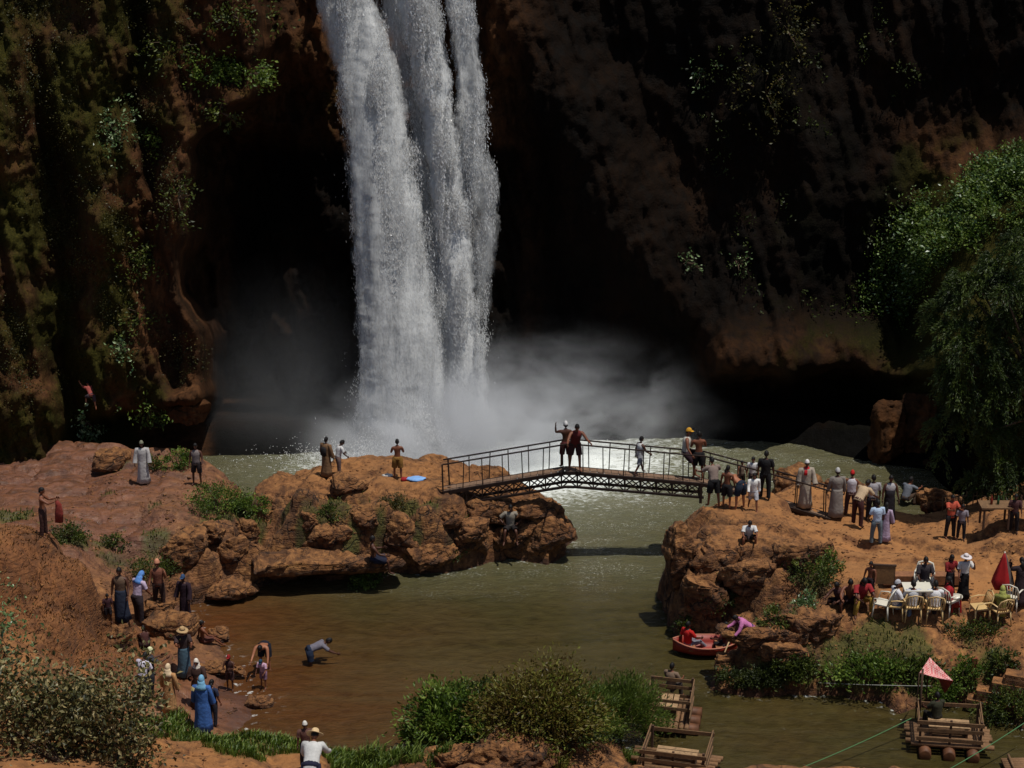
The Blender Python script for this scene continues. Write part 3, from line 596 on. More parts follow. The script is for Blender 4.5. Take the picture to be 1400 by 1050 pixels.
mist_obj('mist', (cx+.5, 68.9, .2), (6.0, 3.0, 4.0), 8.0, 1.5, .40, 'white spray mist boiling at the foot of the waterfall')
mist_obj('mist', (*W(740, 560, 70.2)[:2], 1.0), (7.8, 2.7, 4.3), 1.9, 3.0, .47, 'grey drifting spray mist right of the waterfall foot')
mist_obj('mist', (*W(400, 520, 70.2)[:2], 1.6), (5.2, 2.4, 6.4), .10, 1.8, .3, 'thin grey mist in the hollow left of the waterfall')
# ================================================================ LEAVES, GRASS
def unit(v): return v/(np.linalg.norm(v, axis=-1, keepdims=True)+1e-9)
def leaves(name, C, D, size, mat, parent=None, width=.45, tone=None, fold=.25, flat=None):
    """C centres, D pointing directions, one folded blade each"""
    C = np.asarray(C, float); D = unit(np.asarray(D, float)); n = len(C)
    r = unit(RNG.normal(0, 1, (n, 3))) if flat is None else unit(np.asarray([0,0,1.])+RNG.normal(0, flat, (n, 3)))
    S_ = unit(np.cross(D, r)); N = np.cross(S_, D); s = np.asarray(size)[:, None]*np.ones((n, 1))
    b = C; t = C+D*s; m = C+D*s*.5; w = width*s*.5
    V = np.stack([b, m+S_*w+N*s*fold*.4, t, m-S_*w+N*s*fold*.4], 1).reshape(-1, 3)
    F = (np.array([[0,1,2],[0,2,3]])[None]+(np.arange(n)*4)[:, None, None]).reshape(-1, 3)
    tn = RNG.random(n) if tone is None else np.clip(tone, 0, 1)
    o = mesh_np(name, V, F, mat, parent, False, {'tone': np.repeat(tn, 4)})
    if parent is not None: o.matrix_parent_inverse = Matrix.Translation(-parent.location)
    return o
def blades(name, B, h, mat, parent=None, lean=.35, wid=.02, dirv=None, tone=None):
    B = np.asarray(B, float); n = len(B); h = np.asarray(h)[:, None]*np.ones((n, 1))
    a = RNG.uniform(0, 2*PI, n); l = np.stack([np.cos(a), np.sin(a), 0*a], 1)*lean*RNG.random((n, 1))
    if dirv is not None: l = l+np.asarray(dirv)
    side = np.stack([-np.sin(a+.7), np.cos(a+.7)*.4, 0*a], 1); up = np.array([0,0,1.])
    w = wid*(.6+.8*RNG.random((n, 1)))
    m = B+(up*.6+l*.35)*h; t = B+(up*(1-.4*lean)+l)*h
    V = np.stack([B-side*w, B+side*w, m-side*w*.8, m+side*w*.8, t], 1).reshape(-1, 3)
    F = (np.array([[0,1,3],[0,3,2],[2,3,4]])[None]+(np.arange(n)*5)[:, None, None]).reshape(-1, 3)
    tn = RNG.random(n) if tone is None else np.clip(tone, 0, 1)
    o = mesh_np(name, V, F, mat, parent, False, {'tone': np.repeat(tn, 5)})
    if parent is not None: o.matrix_parent_inverse = Matrix.Translation(-parent.location)
    return o
L_green = leafmat('leaf_green', (34, 42, 14), (62, 76, 24), (108, 116, 46))
L_bright = leafmat('leaf_bright', (42, 60, 16), (80, 104, 30), (130, 146, 62))
L_dark = leafmat('leaf_dark', (30, 38, 13), (52, 62, 22), (84, 92, 38))
L_feather = leafmat('leaf_feather', (50, 66, 24), (84, 104, 38), (122, 136, 58), .4)
L_creep = leafmat('leaf_creeper', (40, 58, 18), (80, 104, 34), (134, 150, 70), .35)
L_tree = leafmat('leaf_tree', (30, 42, 14), (52, 68, 22), (84, 98, 38), .3)
L_brown = leafmat('leaf_brown', (70, 54, 22), (106, 96, 38), (110, 124, 46))
L_fig = leafmat('leaf_dusty', (36, 40, 16), (78, 76, 36), (150, 134, 90), .12, .5, .4)
L_moss = leafmat('leaf_moss', (30, 34, 10), (58, 58, 18), (88, 78, 32), .2)
L_straw = leafmat('straw', (76, 46, 20), (120, 78, 36), (160, 112, 60), .15)
L_silver = leafmat('leaf_silver', (44, 70, 34), (90, 116, 66), (150, 166, 120), .2, .35, .6)
def clumpy(c, r, nclump, per, spread, hollow=.55, low=-.7):
    """leaf positions gathered in clumps inside an ellipsoid; returns points, outward dirs, tone"""
    c = np.asarray(c, float); r = np.asarray(r, float)
    d = unit(RNG.normal(0, 1, (nclump*2, 3))); d = d[d[:, 2] > low][:nclump]; k = len(d)
    rad = (hollow+(1-hollow)*RNG.random((k, 1)))*(1+.22*RNG.normal(0, 1, (k, 1)).clip(-1.2, 1.2))
    cc = c+d*rad*r
    P_ = np.repeat(cc, per, 0)+RNG.normal(0, 1, (k*per, 3))*spread*np.repeat(.5+RNG.random((k, 1)), per, 0)
    tn = np.repeat(RNG.normal(.45, .2, k), per)+RNG.normal(0, .16, k*per)
    return P_, np.repeat(d, per, 0), tn
def stems(parent, base, tips, r0, mat, name='stem'):
    m = MB(); base = Vector(base)
    for t in tips:
        t = Vector(t); q = base.lerp(t, .5)+Vector((random.uniform(-.15,.15), random.uniform(-.15,.15), random.uniform(0,.2)))
        m.tube([base, q, t], [r0, r0*.6, r0*.25], 6)
    o = m.build(name, mat, parent, True); o.matrix_parent_inverse = Matrix.Translation(-parent.location); return o
BARK = wood('bark', (74, 56, 40))
def shrub(px, py, r, label, mat, n=60, per=40, ls=.09, name='shrub', cat='shrub', lift=.75, width=.45, base=None, up=.35, group=None, hollow=.5):
    b = hit(px, py) if base is None else Vector(base); r = np.array(r)
    root = empty(name, b); tag(root, label, cat, group)
    c = np.array(b)+np.array([0,0,r[2]*lift])
    pts, d, tn = clumpy(c, r, n, per, np.array([.16,.16,.12])*max(r), hollow)
    k = pts[:, 2] > b.z-.1; pts, d, tn = pts[k], d[k], tn[k]
    leaves('foliage', pts, d+RNG.normal(0, .8, pts.shape)+np.array([0,0,up]), ls*(.6+.8*RNG.random(len(pts))), mat, root, width, tn)
    stems(root, b-Vector((0,0,.05)), [c+unit(RNG.normal(0, 1, 3)+np.array([0,0,.6]))*r*.75 for _ in range(7)], .02+.012*r[2], BARK)
    return root
# ground grass, thick enough to count as cover
N = 150000
gx = RNG.uniform(-17.5, 17.5, N); gy = RNG.uniform(43.5, 64, N); g = gr(gx, gy)
k = (RNG.random(N) < (g-.25)*1.3) & (hgt(gx, gy) > .12); gx, gy, g = gx[k], gy[k], g[k]
gz = hgt(gx, gy)
fr = (gy < 49.3) & (gx < -1)
b1 = np.stack([gx, gy, gz-.02], 1)
tag(blades('grass', b1[~fr], .10+.16*RNG.random((~fr).sum()), L_green, None, .7, .016), kind='stuff', label='short tufted grass growing on the rocks', cat='grass')
NF = 26000; fx = RNG.uniform(-10.5, -1.2, NF); fy = RNG.uniform(45.0, 49.6, NF); fg = gr(fx, fy)
k = (fg > .3) & (hgt(fx, fy) > .15); fx, fy = fx[k], fy[k]
tag(blades('bank_grass', np.stack([fx, fy, hgt(fx, fy)-.02], 1), .16+.22*RNG.random(len(fx)), L_bright, None, .6, .016), kind='stuff', label='bright green grass along the near bank', cat='grass')
# straw hanging on the mound
NM = 15000; mx = RNG.uniform(-16.5, -8.6, NM); my = RNG.uniform(48.6, 54.5, NM); dd = np.exp(-(((mx+12.3)/3.4)**2+((my-51.5)/2.5)**2)**2)
k = (RNG.random(NM) < dd) & (hgt(mx, my) > 1.0); mx, my = mx[k], my[k]; dn = fbm(mx*.9, my*.9, 0, 3, 44)*.5+.5
k = RNG.random(len(mx)) < .35+.65*dn; mx, my, dn = mx[k], my[k], dn[k]
tag(blades('dry_grass', np.stack([mx, my, hgt(mx, my)-.03], 1), .10+.14*RNG.random(len(mx)), L_straw, None, .7, .014, np.array([.15,-.45,-.35]), dn*.8+RNG.normal(0, .2, len(mx))), kind='stuff', label='brown dry grass hanging over the big mound', cat='grass')
# near bank: bushes in front of the pool
shrub(610, 1020, (1.15,.8,.9), 'yellow-green leafy bush at the left end of the bank thicket', L_bright, 100, 70, .14)
shrub(655, 1010, (1.2,.8,.94), 'bushy green shrub in the bank thicket beside the yellow-green bush', L_green, 120, 75, .12)
shrub(735, 1008, (1.5,.8,.96), 'reddish brown shrub in the middle of the bank thicket', L_brown, 150, 80, .11)
shrub(770, 1020, (1.0,.7,.9), 'low green shrub in front of the reddish brown shrub', L_green, 60, 55, .11)
def feather(px, py, r, label, mat=L_feather, nb=70, per=90, ls=.10, name='tamarisk_bush', base=None, droop=.0, cat='bush'):
    b = hit(px, py) if base is None else Vector(base); root = empty(name, b); tag(root, label, cat)
    r = np.array(r); c = np.array(b)+np.array([0,0,r[2]*.25]); C = []; D = []; T = []; tips = []
    for i in range(nb):
        d = unit(RNG.normal(0, 1, 3)+np.array([0,-.1,.75])); d[2] = abs(d[2])
        L = (.75+.35*RNG.random()); tip = c+d*r*L; tips.append(tip)
        s = np.sqrt(RNG.random(per))*.8+.2; p = np.array(b)+(tip-np.array(b))*s[:, None]; p[:, 2] += .25*np.sin(s*PI)-droop*s**3*r[2]*.4
        p += RNG.normal(0, .06+.05*r[0], (per, 3))
        C.append(p); D.append(np.tile(d, (per, 1))+RNG.normal(0, .45, (per, 3))+np.array([0,0,.3-droop])); T.append(RNG.normal(.5, .15)+RNG.normal(0, .18, per))
    C = np.concatenate(C); leaves('foliage', C, np.concatenate(D), ls*(.6+.9*RNG.random(len(C))), mat, root, .22, np.concatenate(T))
    stems(root, b, tips[:12], .03, BARK); return root
feather(850, 1010, (1.4,.9,1.42), 'feathery fine-leaved bush at the right end of the bank thicket', nb=110, per=110)
feather(800, 1012, (1.1,.8,1.2), 'thin feathery bush rising behind the reddish brown shrub', nb=60, per=90)
for (a, b, n, hh, lab) in ((505, 1046, 260, .75, 'tall feathery reeds at the water edge below the bathers'), (560, 1042, 200, .55, 'short reed tuft left of the yellow-green bush'), (600, 1038, 160, .4, 'low reed tuft under the yellow-green bush'), (760, 1045, 120, .5, 'dry reddish reed tuft on the bottom centre rock'), (870, 1046, 160, .5, 'grassy tuft beside the near raft')):
    p = hit(a, b); q = np.array(p)+np.stack([RNG.normal(0, .18, n).clip(-.3, .3), RNG.normal(0, .12, n).clip(-.2, .2), np.zeros(n)], 1); q[:, 2] = np.maximum(hgt(q[:, 0], q[:, 1]), 0)-.02
    tag(blades('reed_tuft', q, hh*(.5+.7*RNG.random(n)), L_brown if 'dry' in lab else L_feather, None, .8, .02), lab, 'reeds')
# dusty tree in the near left corner
def leafy_mass(name, label, cat, regions, mat, Y0, Y1, ls, base, width=.55, gap=.0, wild=1.0, br=24):
    root = empty(name, base); tag(root, label, cat); C = []; T = []; tips = []
    for (x0, y0, x1, y1, n) in regions:
        k = max(3, n//30)
        for j in range(k):
            px = RNG.uniform(x0, x1); py = RNG.uniform(y0, y1); Y = RNG.uniform(Y0, Y1); w = np.array(W(px, py, Y)); tips.append(w)
            m = n//k; C.append(w+RNG.normal(0, 1, (m, 3))*np.array([.34,.3,.26])*wild); T.append(RNG.normal(.5, .2)+RNG.normal(0, .22, m))
    C = np.concatenate(C); tn = np.concatenate(T)
    leaves('foliage', C, RNG.normal(0, 1, C.shape)+np.array([0,-.2,.25]), ls*(.6+.8*RNG.random(len(C))), mat, root, width, tn)
    random.shuffle(tips); stems(root, base, tips[:br], .022, BARK, 'branch'); return root
bx_, by_, _ = W(90, 1120, 43.2)
leafy_mass('fig_tree', 'dusty small-leaved tree filling the near left corner', 'tree',
    [(-60,950,120,1070,6500),(-60,915,50,960,1200),(60,930,150,990,1900),(130,900,190,960,420),(100,960,200,1060,3000),(170,880,205,920,110),(150,940,205,1000,420),(-80,1000,60,1100,2400),(10,880,50,910,60)], L_fig, 43.4, 45.8, .14, (bx_, by_, float(hgt(bx_, by_))), br=12)
bx_, by_, _ = W(0, 900, 47.5)
leafy_mass('bush', 'small dark bush with pale leaves at the left edge below the mound', 'bush', [(-40,790,25,860,420),(-40,850,30,910,300)], L_silver, 47.2, 48.2, .13, (bx_, by_, float(hgt(bx_, by_))), br=8)
# right bank growth
for a in [(1190, 938, (1.15,.4,.48), 'wide bright grass-like shrub hanging over the right bank', L_bright, 60, 40, .12),
          (1255, 925, (.55,.3,.32), 'low green shrub on the right bank left of the pink parasol', L_green, 44, 40, .10),
          (1045, 942, (.5,.25,.28), 'dark green shrub near the tip of the right bank', L_dark, 60, 45, .10),
          (1085, 932, (.6,.35,.42), 'mid green shrub on the right bank shore', L_green, 50, 45, .10),
          (1000, 945, (.5,.3,.35), 'small dark shrub at the water on the right bank tip', L_dark, 24, 40, .09),
          (1110, 800, (.7,.5,.45), 'leafy shrub below the bare rock shelf of the right bank', L_green, 40, 45, .09),
          (1128, 785, (.4,.3,.35), 'small bright bush at the edge of the right rock shelf', L_bright, 24, 40, .08),
          (1060, 862, (.5,.4,.35), 'bush in a hollow of the rocks above the rowing boat', L_green, 30, 40, .08),
          (1105, 842, (.45,.4,.35), 'pale bush on the slope left of the seated bathers', L_silver, 26, 40, .08),
          (985, 830, (.5,.3,.3), 'dull bush on the steep face of the right rock', L_dark, 24, 36, .08),
          (1320, 938, (.55,.4,.45), 'bright shrub beside the wooden post', L_bright, 36, 45, .09),
          (1290, 958, (.6,.3,.35), 'green shrub behind the canopied raft', L_bright, 36, 40, .09),
          (1385, 985, (.9,.5,.55), 'dark green shrub at the right edge under the steps', L_green, 60, 45, .10),
          (1370, 918, (.4,.3,.35), 'round bush above the stone steps', L_green, 26, 40, .09),
          (1335, 868, (.9,.2,.18), 'strip of low green plants in front of the white chairs', L_green, 40, 36, .08),
          (936, 872, (.3,.25,.35), 'tuft of leaves on the rock by the red rowing boat', L_green, 20, 36, .08),
          (300, 700, (.9,.7,.5), 'fresh green shrub on the slab at the pool corner', L_bright, 60, 45, .08),
          (345, 705, (.5,.5,.4), 'bright bush in the gully between the two left rocks', L_bright, 40, 45, .08),
          (243, 641, (.5,.4,.35), 'green bush at the back rim of the left slab', L_bright, 36, 40, .08),
          (210, 643, (.4,.3,.25), 'low green bush right behind the pale-robed person', L_green, 20, 40, .07),
          (95, 740, (.55,.4,.3), 'green bush beside the feet of the bare-chested person', L_green, 30, 40, .08),
          (505, 802, (.5,.3,.3), 'green bush at the water under the left ledge', L_bright, 34, 40, .08),
          (452, 712, (.4,.3,.25), 'small bush on the middle rock above the hollow', L_green, 24, 36, .07),
          (540, 692, (.5,.3,.18), 'low bush near the feet of the bather in yellow shorts', L_moss, 24, 36, .07),
          (158, 745, (.4,.3,.2), 'small bush in the middle of the wet slab', L_green, 22, 36, .07),
          (205, 785, (.8,.4,.25), 'moss-green bush above the women at the left shore', L_green, 40, 36, .07),
          (620, 770, (.4,.2,.2), 'small green plant at the foot of the middle rock', L_green, 20, 30, .07)]:
    shrub(*a)
# great drooping tree on the right
def big_tree():
    bx, by, _ = W(1440, 690, 60.0); b = Vector((bx, by, float(hgt(bx, by)))); root = empty('tree', b)
    tag(root, 'tall drooping green tree overhanging the shaded right shore', 'tree')
    C = []; D = []; T = []; tips = []
    reg = [(1370,400,75,1.0),(1340,440,70,1.0),(1420,380,80,1.2),(1460,450,90,1.2),(1312,520,48,.9),(1360,540,75,1.0),(1420,540,80,1.2),(1310,590,45,.8),(1370,620,60,.9),(1440,630,80,1.1),(1330,480,60,1),(1500,400,80,1.2),(1520,560,90,1.2),(1400,372,30,.7)]
    for (px, py, rad, ry) in reg:
        c = np.array(W(px, py, 60.3-.35*ry)); r = rad/CF*64
        for k in range(int(20*(rad/60)**1.5)):
            d = unit(RNG.normal(0, 1, 3)+np.array([0,-.25,.2])); p0 = c+d*np.array([r,1.1*ry,r])*(.55+.45*RNG.random()); tips.append(p0)
            for q in range(5):
                n = 84; dr = unit(np.array([d[0]*.8, d[1]*.6, .2])+RNG.normal(0, .5, 3)); s = RNG.random(n)*1.0
                pp = p0+dr*s[:, None]*.55; pp[:, 2] -= .55*s**2; pp += RNG.normal(0, .045, (n, 3))
                C.append(pp); D.append(dr+np.array([0,0,-.9])*s[:, None]+RNG.normal(0, .4, (n, 3))); T.append(RNG.normal(.5, .2)+RNG.normal(0, .15, n))
    C = np.concatenate(C); leaves('crown', C, np.concatenate(D), (.11*(.6+.8*RNG.random(len(C)))), L_tree, root, .30, np.concatenate(T))
    m = MB(); m.tube([b-Vector((0,0,.3)), b+Vector((-.2,0,2)), b+Vector((-.5,-.1,4.2)), b+Vector((-.9,0,6.5))], [.34,.27,.2,.1], 10)
    o = m.build('trunk', BARK, root, True); o.matrix_parent_inverse = Matrix.Translation(-root.location)
    random.shuffle(tips); stems(root, b+Vector((-.3,0,3)), tips[:40], .08, BARK, 'branch'); return root
big_tree()
# creepers and moss on the cliff
def on_cliff(pts, n, sx, sy, off=(.05,.35)):
    C = []; Nn = []
    for (a, b, wgt) in pts:
        for _ in range(max(1, int(n*wgt))):
            p, nn = cpt(a+random.gauss(0, sx), b+random.gauss(0, sy)); C.append(np.array(p)+np.array(nn)*random.uniform(*off)); Nn.append(nn)
    return np.array(C), np.array(Nn)
band = [(1395,225,1),(1375,235,1),(1350,240,1),(1335,265,1.2),(1320,290,1.2),(1300,310,1.2),(1285,335,1.1),(1270,350,1),(1255,370,1),(1245,395,.7),(1235,420,.5),(1375,250,1),(1355,280,1),(1330,315,1),(1390,235,1),(1260,290,.8),(1240,300,.7),(1225,330,.6),(1210,355,.5),(1200,385,.5),(1190,410,.4),(1265,325,.8),(1395,300,.5),(1420,230,1),(1440,260,1)]
def creeper(name, label, C, Nn, ls, mat, sp=.10, per=9, cat='creepers', flat=None):
    C = np.repeat(C, per, 0)+RNG.normal(0, sp, (len(C)*per, 3)); Nn = np.repeat(Nn, per, 0)
    tn = np.repeat(RNG.normal(.45, .2, len(C)//per), per)+RNG.normal(0, .18, len(C))
    return tag(leaves(name, C, Nn+RNG.normal(0, .7, C.shape)+np.array([0,0,-.2]), ls*(.6+.8*RNG.random(len(C))), mat, None, .6, tn, flat=flat), label, cat, kind='stuff')
C_, N_ = on_cliff(band, 130, 12, 13, (.03,.34)); creeper('creepers', 'green creepers covering the lit slope on the right', C_, N_, .10, L_creep, flat=.6)
C_, N_ = on_cliff([(a, b-6, w) for a, b, w in band], 16, 12, 12, (.15,.5)); creeper('creepers', 'shiny pale leaves among the creepers on the right slope', C_, N_, .13, L_silver, .14, 5)
mosspts = [(random.uniform(0, 265), random.uniform(0, 520), .5) for _ in range(210)]
mosspts = [q for q in mosspts if fbm(np.array([q[0]*.018]), np.array([q[1]*.008]), 0, 3, 71)[0] > -.08]
C_, N_ = on_cliff(mosspts, 26, 9, 20, (.0,.12)); creeper('moss', 'hanging moss and small plants on the left cliff', C_, N_, .06, L_moss, .12, 11, 'moss')
mp = [(random.uniform(900, 1250), random.uniform(0, 470), .5) for _ in range(22)]
C_, N_ = on_cliff(mp, 14, 8, 14, (.0,.2)); creeper('moss', 'sparse dark moss on the cliff right of the falls', C_, N_, .11, L_dark, .10, 7, 'moss')
def cliff_shrub(px, py, sx, sy, n, label, mat=L_bright, ls=.12, name='cliff_shrub'):
    p, nn = cpt(px, py); root = empty(name, p); tag(root, label, 'shrub')
    C, Nn = on_cliff([(px, py, 1)], n, sx, sy, (.05,.5)); C = np.repeat(C, 7, 0)+RNG.normal(0, .1, (len(C)*7, 3)); Nn = np.repeat(Nn, 7, 0)
    leaves('foliage', C, Nn+RNG.normal(0, .7, C.shape), ls*(.6+.8*RNG.random(len(C))), mat, root, .55)
    stems(root, p, [C[i] for i in range(0, len(C), max(1, len(C)//6))], .03, BARK)
cliff_shrub(298, 95, 18, 9, 150, 'fresh green shrub on the ledge high left of the falls')
cliff_shrub(345, 100, 9, 8, 70, 'green shrub at the right end of the high ledge')
cliff_shrub(235, 70, 14, 12, 40, 'thin trailing shrub climbing left of the high ledge', L_green)
cliff_shrub(300, 152, 9, 6, 36, 'small shrub under the high ledge left of the falls', L_green)
cliff_shrub(152, 175, 10, 18, 60, 'shiny-leaved shrub halfway up the left cliff', L_silver)
cliff_shrub(190, 355, 14, 16, 70, 'green shrub at mid height of the left cliff', L_green)
cliff_shrub(185, 440, 10, 10, 36, 'small shrub low on the left cliff', L_green)
cliff_shrub(170, 480, 6, 8, 24, 'pale tuft low on the left cliff', L_silver)
cliff_shrub(118, 575, 7, 8, 36, 'small shrub below the climbing boy', L_silver)
cliff_shrub(215, 195, 5, 14, 30, 'trailing moss-green plant at the edge of the left cliff', L_bright)
cliff_shrub(243, 270, 5, 16, 34, 'hanging plant on the rim of the left cliff', L_green)
cliff_shrub(1045, 125, 14, 26, 70, 'mossy shrub on the rib in the upper right of the cliff', L_moss)
cliff_shrub(1075, 40, 10, 26, 50, 'mossy tuft at the top of the upper right rib', L_moss)
cliff_shrub(935, 358, 8, 6, 10, 'tiny pale plant on the dark cliff above the footbridge', L_silver)
cliff_shrub(1010, 360, 6, 6, 8, 'tiny plant on the dark cliff right of the footbridge peak', L_silver)
cliff_shrub(205, 560, 12, 5, 40, 'green plant under the left cliff overhang', L_bright)
cliff_shrub(320, 20, 26, 12, 70, 'dark leafy shrub at the top left of the falls', L_green)
cliff_shrub(960, 95, 8, 8, 10, 'tiny white-leaved plant high on the dark cliff', L_silver)
# ================================================================ BOULDERS
def boulder(px, py, wpx, hpx, label, yscale=1.0, seed=0, name='boulder', flat=.0, mat=None, base=None, under=0.0, rz=0.0, sink=.25, group=None, box=.72):
    p = hit(px, py) if base is None else Vector(base); dep = p.y*_c-(p.z-CH)*_s; k = dep/CF
    rx = wpx*k/2; rz_ = hpx*k/2*1.12
    bm = bmesh.new(); bmesh.ops.create_icosphere(bm, subdivisions=5, radius=1.0)
    V = np.array([v.co[:] for v in bm.verts]); rr = random.Random(seed*31+5)
    V = unit(V)
    q = np.sign(V)*np.abs(V)**box; q = q/np.max(np.abs(q), axis=1, keepdims=True)**.35; V = q
    for i in range(16 if box > .5 else 4):
        n = unit(np.array([rr.gauss(0,1), rr.gauss(0,1), rr.gauss(0,.8)])); d = V@n; lim = rr.uniform(.52, .92); V = V-np.outer(np.clip(d-lim, 0, None)*.95, n)
    ry = rx*yscale; P_ = V*np.array([rx, ry, rz_]); f = 1.0/max(rx, .2)
    N_ = unit(V/np.array([rx, ry, rz_])*rx)
    s = float(seed)*3.7
    a = fbm(P_[:, 0]*1.6+s, P_[:, 1]*1.6, P_[:, 2]*2.6, 5, 801, .6)*.22*rx**.6+fbm(P_[:, 0]*3+s, P_[:, 1]*3, P_[:, 2]*5, 5, 811, .6, True)*.085
    w1, w2, _i = worley(P_[:, 0]*1.5+s+P_[:, 1]*.7, P_[:, 2]*2.2+P_[:, 1]*.6, 33); a -= .10*np.exp(-((w2-w1)/.06)**2)*min(1, rx); a += fbm(P_[:, 0]*7+s, P_[:, 1]*7, P_[:, 2]*9, 4, 821, .6, True)*.035
    P_ = P_+N_*a[:, None]
    if under: P_[:, 1] += np.where(P_[:, 2] < 0, 1, 0)*np.abs(P_[:, 2]/rz_)*under
    me = bpy.data.meshes.new(name); bm.to_mesh(me); bm.free(); me.vertices.foreach_set('co', P_.astype(np.float32).ravel())
    for nm, v in (('rough', .85), ('wet', 0.0), ('grass', 0.0), ('dry', 0.0)):
        at = me.attributes.new(nm, 'FLOAT', 'POINT')
        at.data.foreach_set('value', (np.full(len(P_), v) if nm != 'grass' else np.clip(.3*fbm(P_[:, 0], P_[:, 1]+s, P_[:, 2], 3, 9)+.1, 0, 1)).astype(np.float32))
    me.polygons.foreach_set('use_smooth', [True]*len(me.polygons)); me.update()
    me.materials.append(mat or GM); o = link(bpy.data.objects.new(name, me)); o.location = (p.x, p.y+ry*.3, p.z+rz_*(1-2*sink)); o.rotation_euler = (0, rr.uniform(-.1,.1), rz+rr.uniform(-.15,.15))
    tag(o, label, 'boulder' if name == 'boulder' else 'rock ledge', group); return o
boulder(1092, 682, 84, 66, 'tall craggy boulder at the back of the footbridge ramp', .8, 1, base=(*P(1092, 688, .6), .6))
boulder(1155, 690, 62, 54, 'craggy boulder behind the red-capped bather', .8, 2, base=(*P(1152, 698, .6), .6))
boulder(1128, 690, 60, 26, 'low orange boulder between the two craggy ones', .8, 3, base=(*P(1128, 694, .8), .8))
boulder(1272, 690, 40, 22, 'low rock at the water right of the squatting bather', .9, 4)
boulder(448, 800, 200, 20, 'long flat ledge overhanging the dark hollow at the pool', .36, 5, 'rock_ledge', base=(*P(446, 793, .42), .50), under=.35, sink=0, box=.45)
boulder(386, 808, 48, 40, 'blocky left end of the long overhanging ledge', .6, 6, base=(*P(384, 803, .0), 0), under=.3, sink=.05, box=.55)
boulder(310, 822, 96, 26, 'flat slab just above the brown shallows', .6, 7, 'rock_ledge', base=(*P(306, 820, .1), .12), under=.3)
boulder(700, 762, 90, 60, 'rounded boulder at the foot of the middle rock tip', .9, 8)
boulder(752, 748, 70, 46, 'broken boulder at the water end of the middle rock', .9, 9)
boulder(735, 712, 96, 34, 'flat-topped boulder under the right footbridge shadow', .7, 10)
boulder(660, 706, 76, 34, 'wedge-shaped boulder below the left end of the footbridge', .8, 11)
boulder(590, 782, 84, 34, 'low boulder at the waterline of the middle rock', .8, 12)
boulder(552, 752, 70, 60, 'pale boulder the seated bather leans towards', .8, 13)
boulder(500, 722, 46, 26, 'rounded boulder in the middle of the central rock', .8, 14)
boulder(450, 752, 76, 34, 'tilted boulder above the long ledge', .7, 15)
boulder(425, 726, 40, 22, 'boulder left of the hollow on the middle rock', .7, 16)
boulder(478, 672, 60, 22, 'flat stone just below the two standing men', .7, 17)
boulder(610, 715, 50, 26, 'bulging boulder on the face of the middle rock', .7, 18)
boulder(640, 752, 74, 46, 'dark boulder low on the middle rock', .7, 19)
boulder(252, 772, 78, 48, 'round boulder above the shaded shore hollow', .8, 20)
boulder(335, 742, 44, 36, 'boulder in the gully left of the middle rock', .8, 21)
boulder(318, 772, 44, 40, 'small boulder near the flat slab', .8, 22)
boulder(290, 742, 44, 28, 'pitted boulder at the edge of the wet slab', .8, 23)
boulder(240, 872, 84, 34, 'low orange rock in front of the blue bag', .8, 24)
boulder(215, 840, 60, 24, 'low rock beside the woman in the blue headscarf', .8, 25)
boulder(164, 886, 40, 44, 'square stone at the foot of the dry mound', .8, 26)
boulder(300, 876, 34, 22, 'small grey stone behind the seated child', .9, 27)
boulder(150, 636, 68, 24, 'flat wet rock at the far rim of the left slab', .8, 28)
boulder(355, 966, 44, 10, 'low dark stone at the tip of the sandbar', .5, 29)
boulder(290, 920, 120, 10, 'low rib of rock across the muddy sandbar', .3, 30, 'rock_ledge')
boulder(930, 800, 60, 110, 'steep dark boulder at the left corner of the right bank', .8, 31)
boulder(985, 770, 90, 40, 'layered boulder on the rim of the right bank', .8, 32)
boulder(960, 830, 70, 50, 'craggy boulder low on the face of the right bank', .8, 33)
boulder(1030, 800, 90, 44, 'boulder in the middle of the right rock face', .8, 34)
boulder(1085, 772, 80, 36, 'boulder under the bare shelf of the right bank', .8, 35)
boulder(1128, 768, 36, 32, 'round dark boulder beside the leafy shrub', .8, 36)
boulder(1040, 880, 120, 26, 'sloping slab beside the moored rowing boat', .6, 37)
boulder(1105, 862, 90, 36, 'sunlit boulder above the right bank shrubs', .7, 38)
boulder(1075, 905, 80, 30, 'low boulder over the right bank shore', .6, 39)
boulder(990, 925, 34, 34, 'rock at the very tip of the right bank', .8, 40)
boulder(705, 1046, 150, 52, 'rounded brown rock at the bottom centre of the bank', .7, 41, sink=.3)
boulder(620, 1048, 80, 30, 'low rock left of the bottom centre rock', .7, 42)
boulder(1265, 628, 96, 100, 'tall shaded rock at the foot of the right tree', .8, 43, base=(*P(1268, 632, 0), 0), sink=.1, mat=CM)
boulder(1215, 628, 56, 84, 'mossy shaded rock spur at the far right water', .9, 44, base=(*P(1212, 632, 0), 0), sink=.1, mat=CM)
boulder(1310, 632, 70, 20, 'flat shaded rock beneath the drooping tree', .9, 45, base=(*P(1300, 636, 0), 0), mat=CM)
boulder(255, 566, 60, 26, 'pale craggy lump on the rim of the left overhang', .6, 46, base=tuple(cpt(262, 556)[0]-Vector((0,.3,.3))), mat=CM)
boulder(1290, 728, 60, 40, 'dim earth bank beside the water on the right', .8, 47, base=(*P(1285, 700, .8), .8))

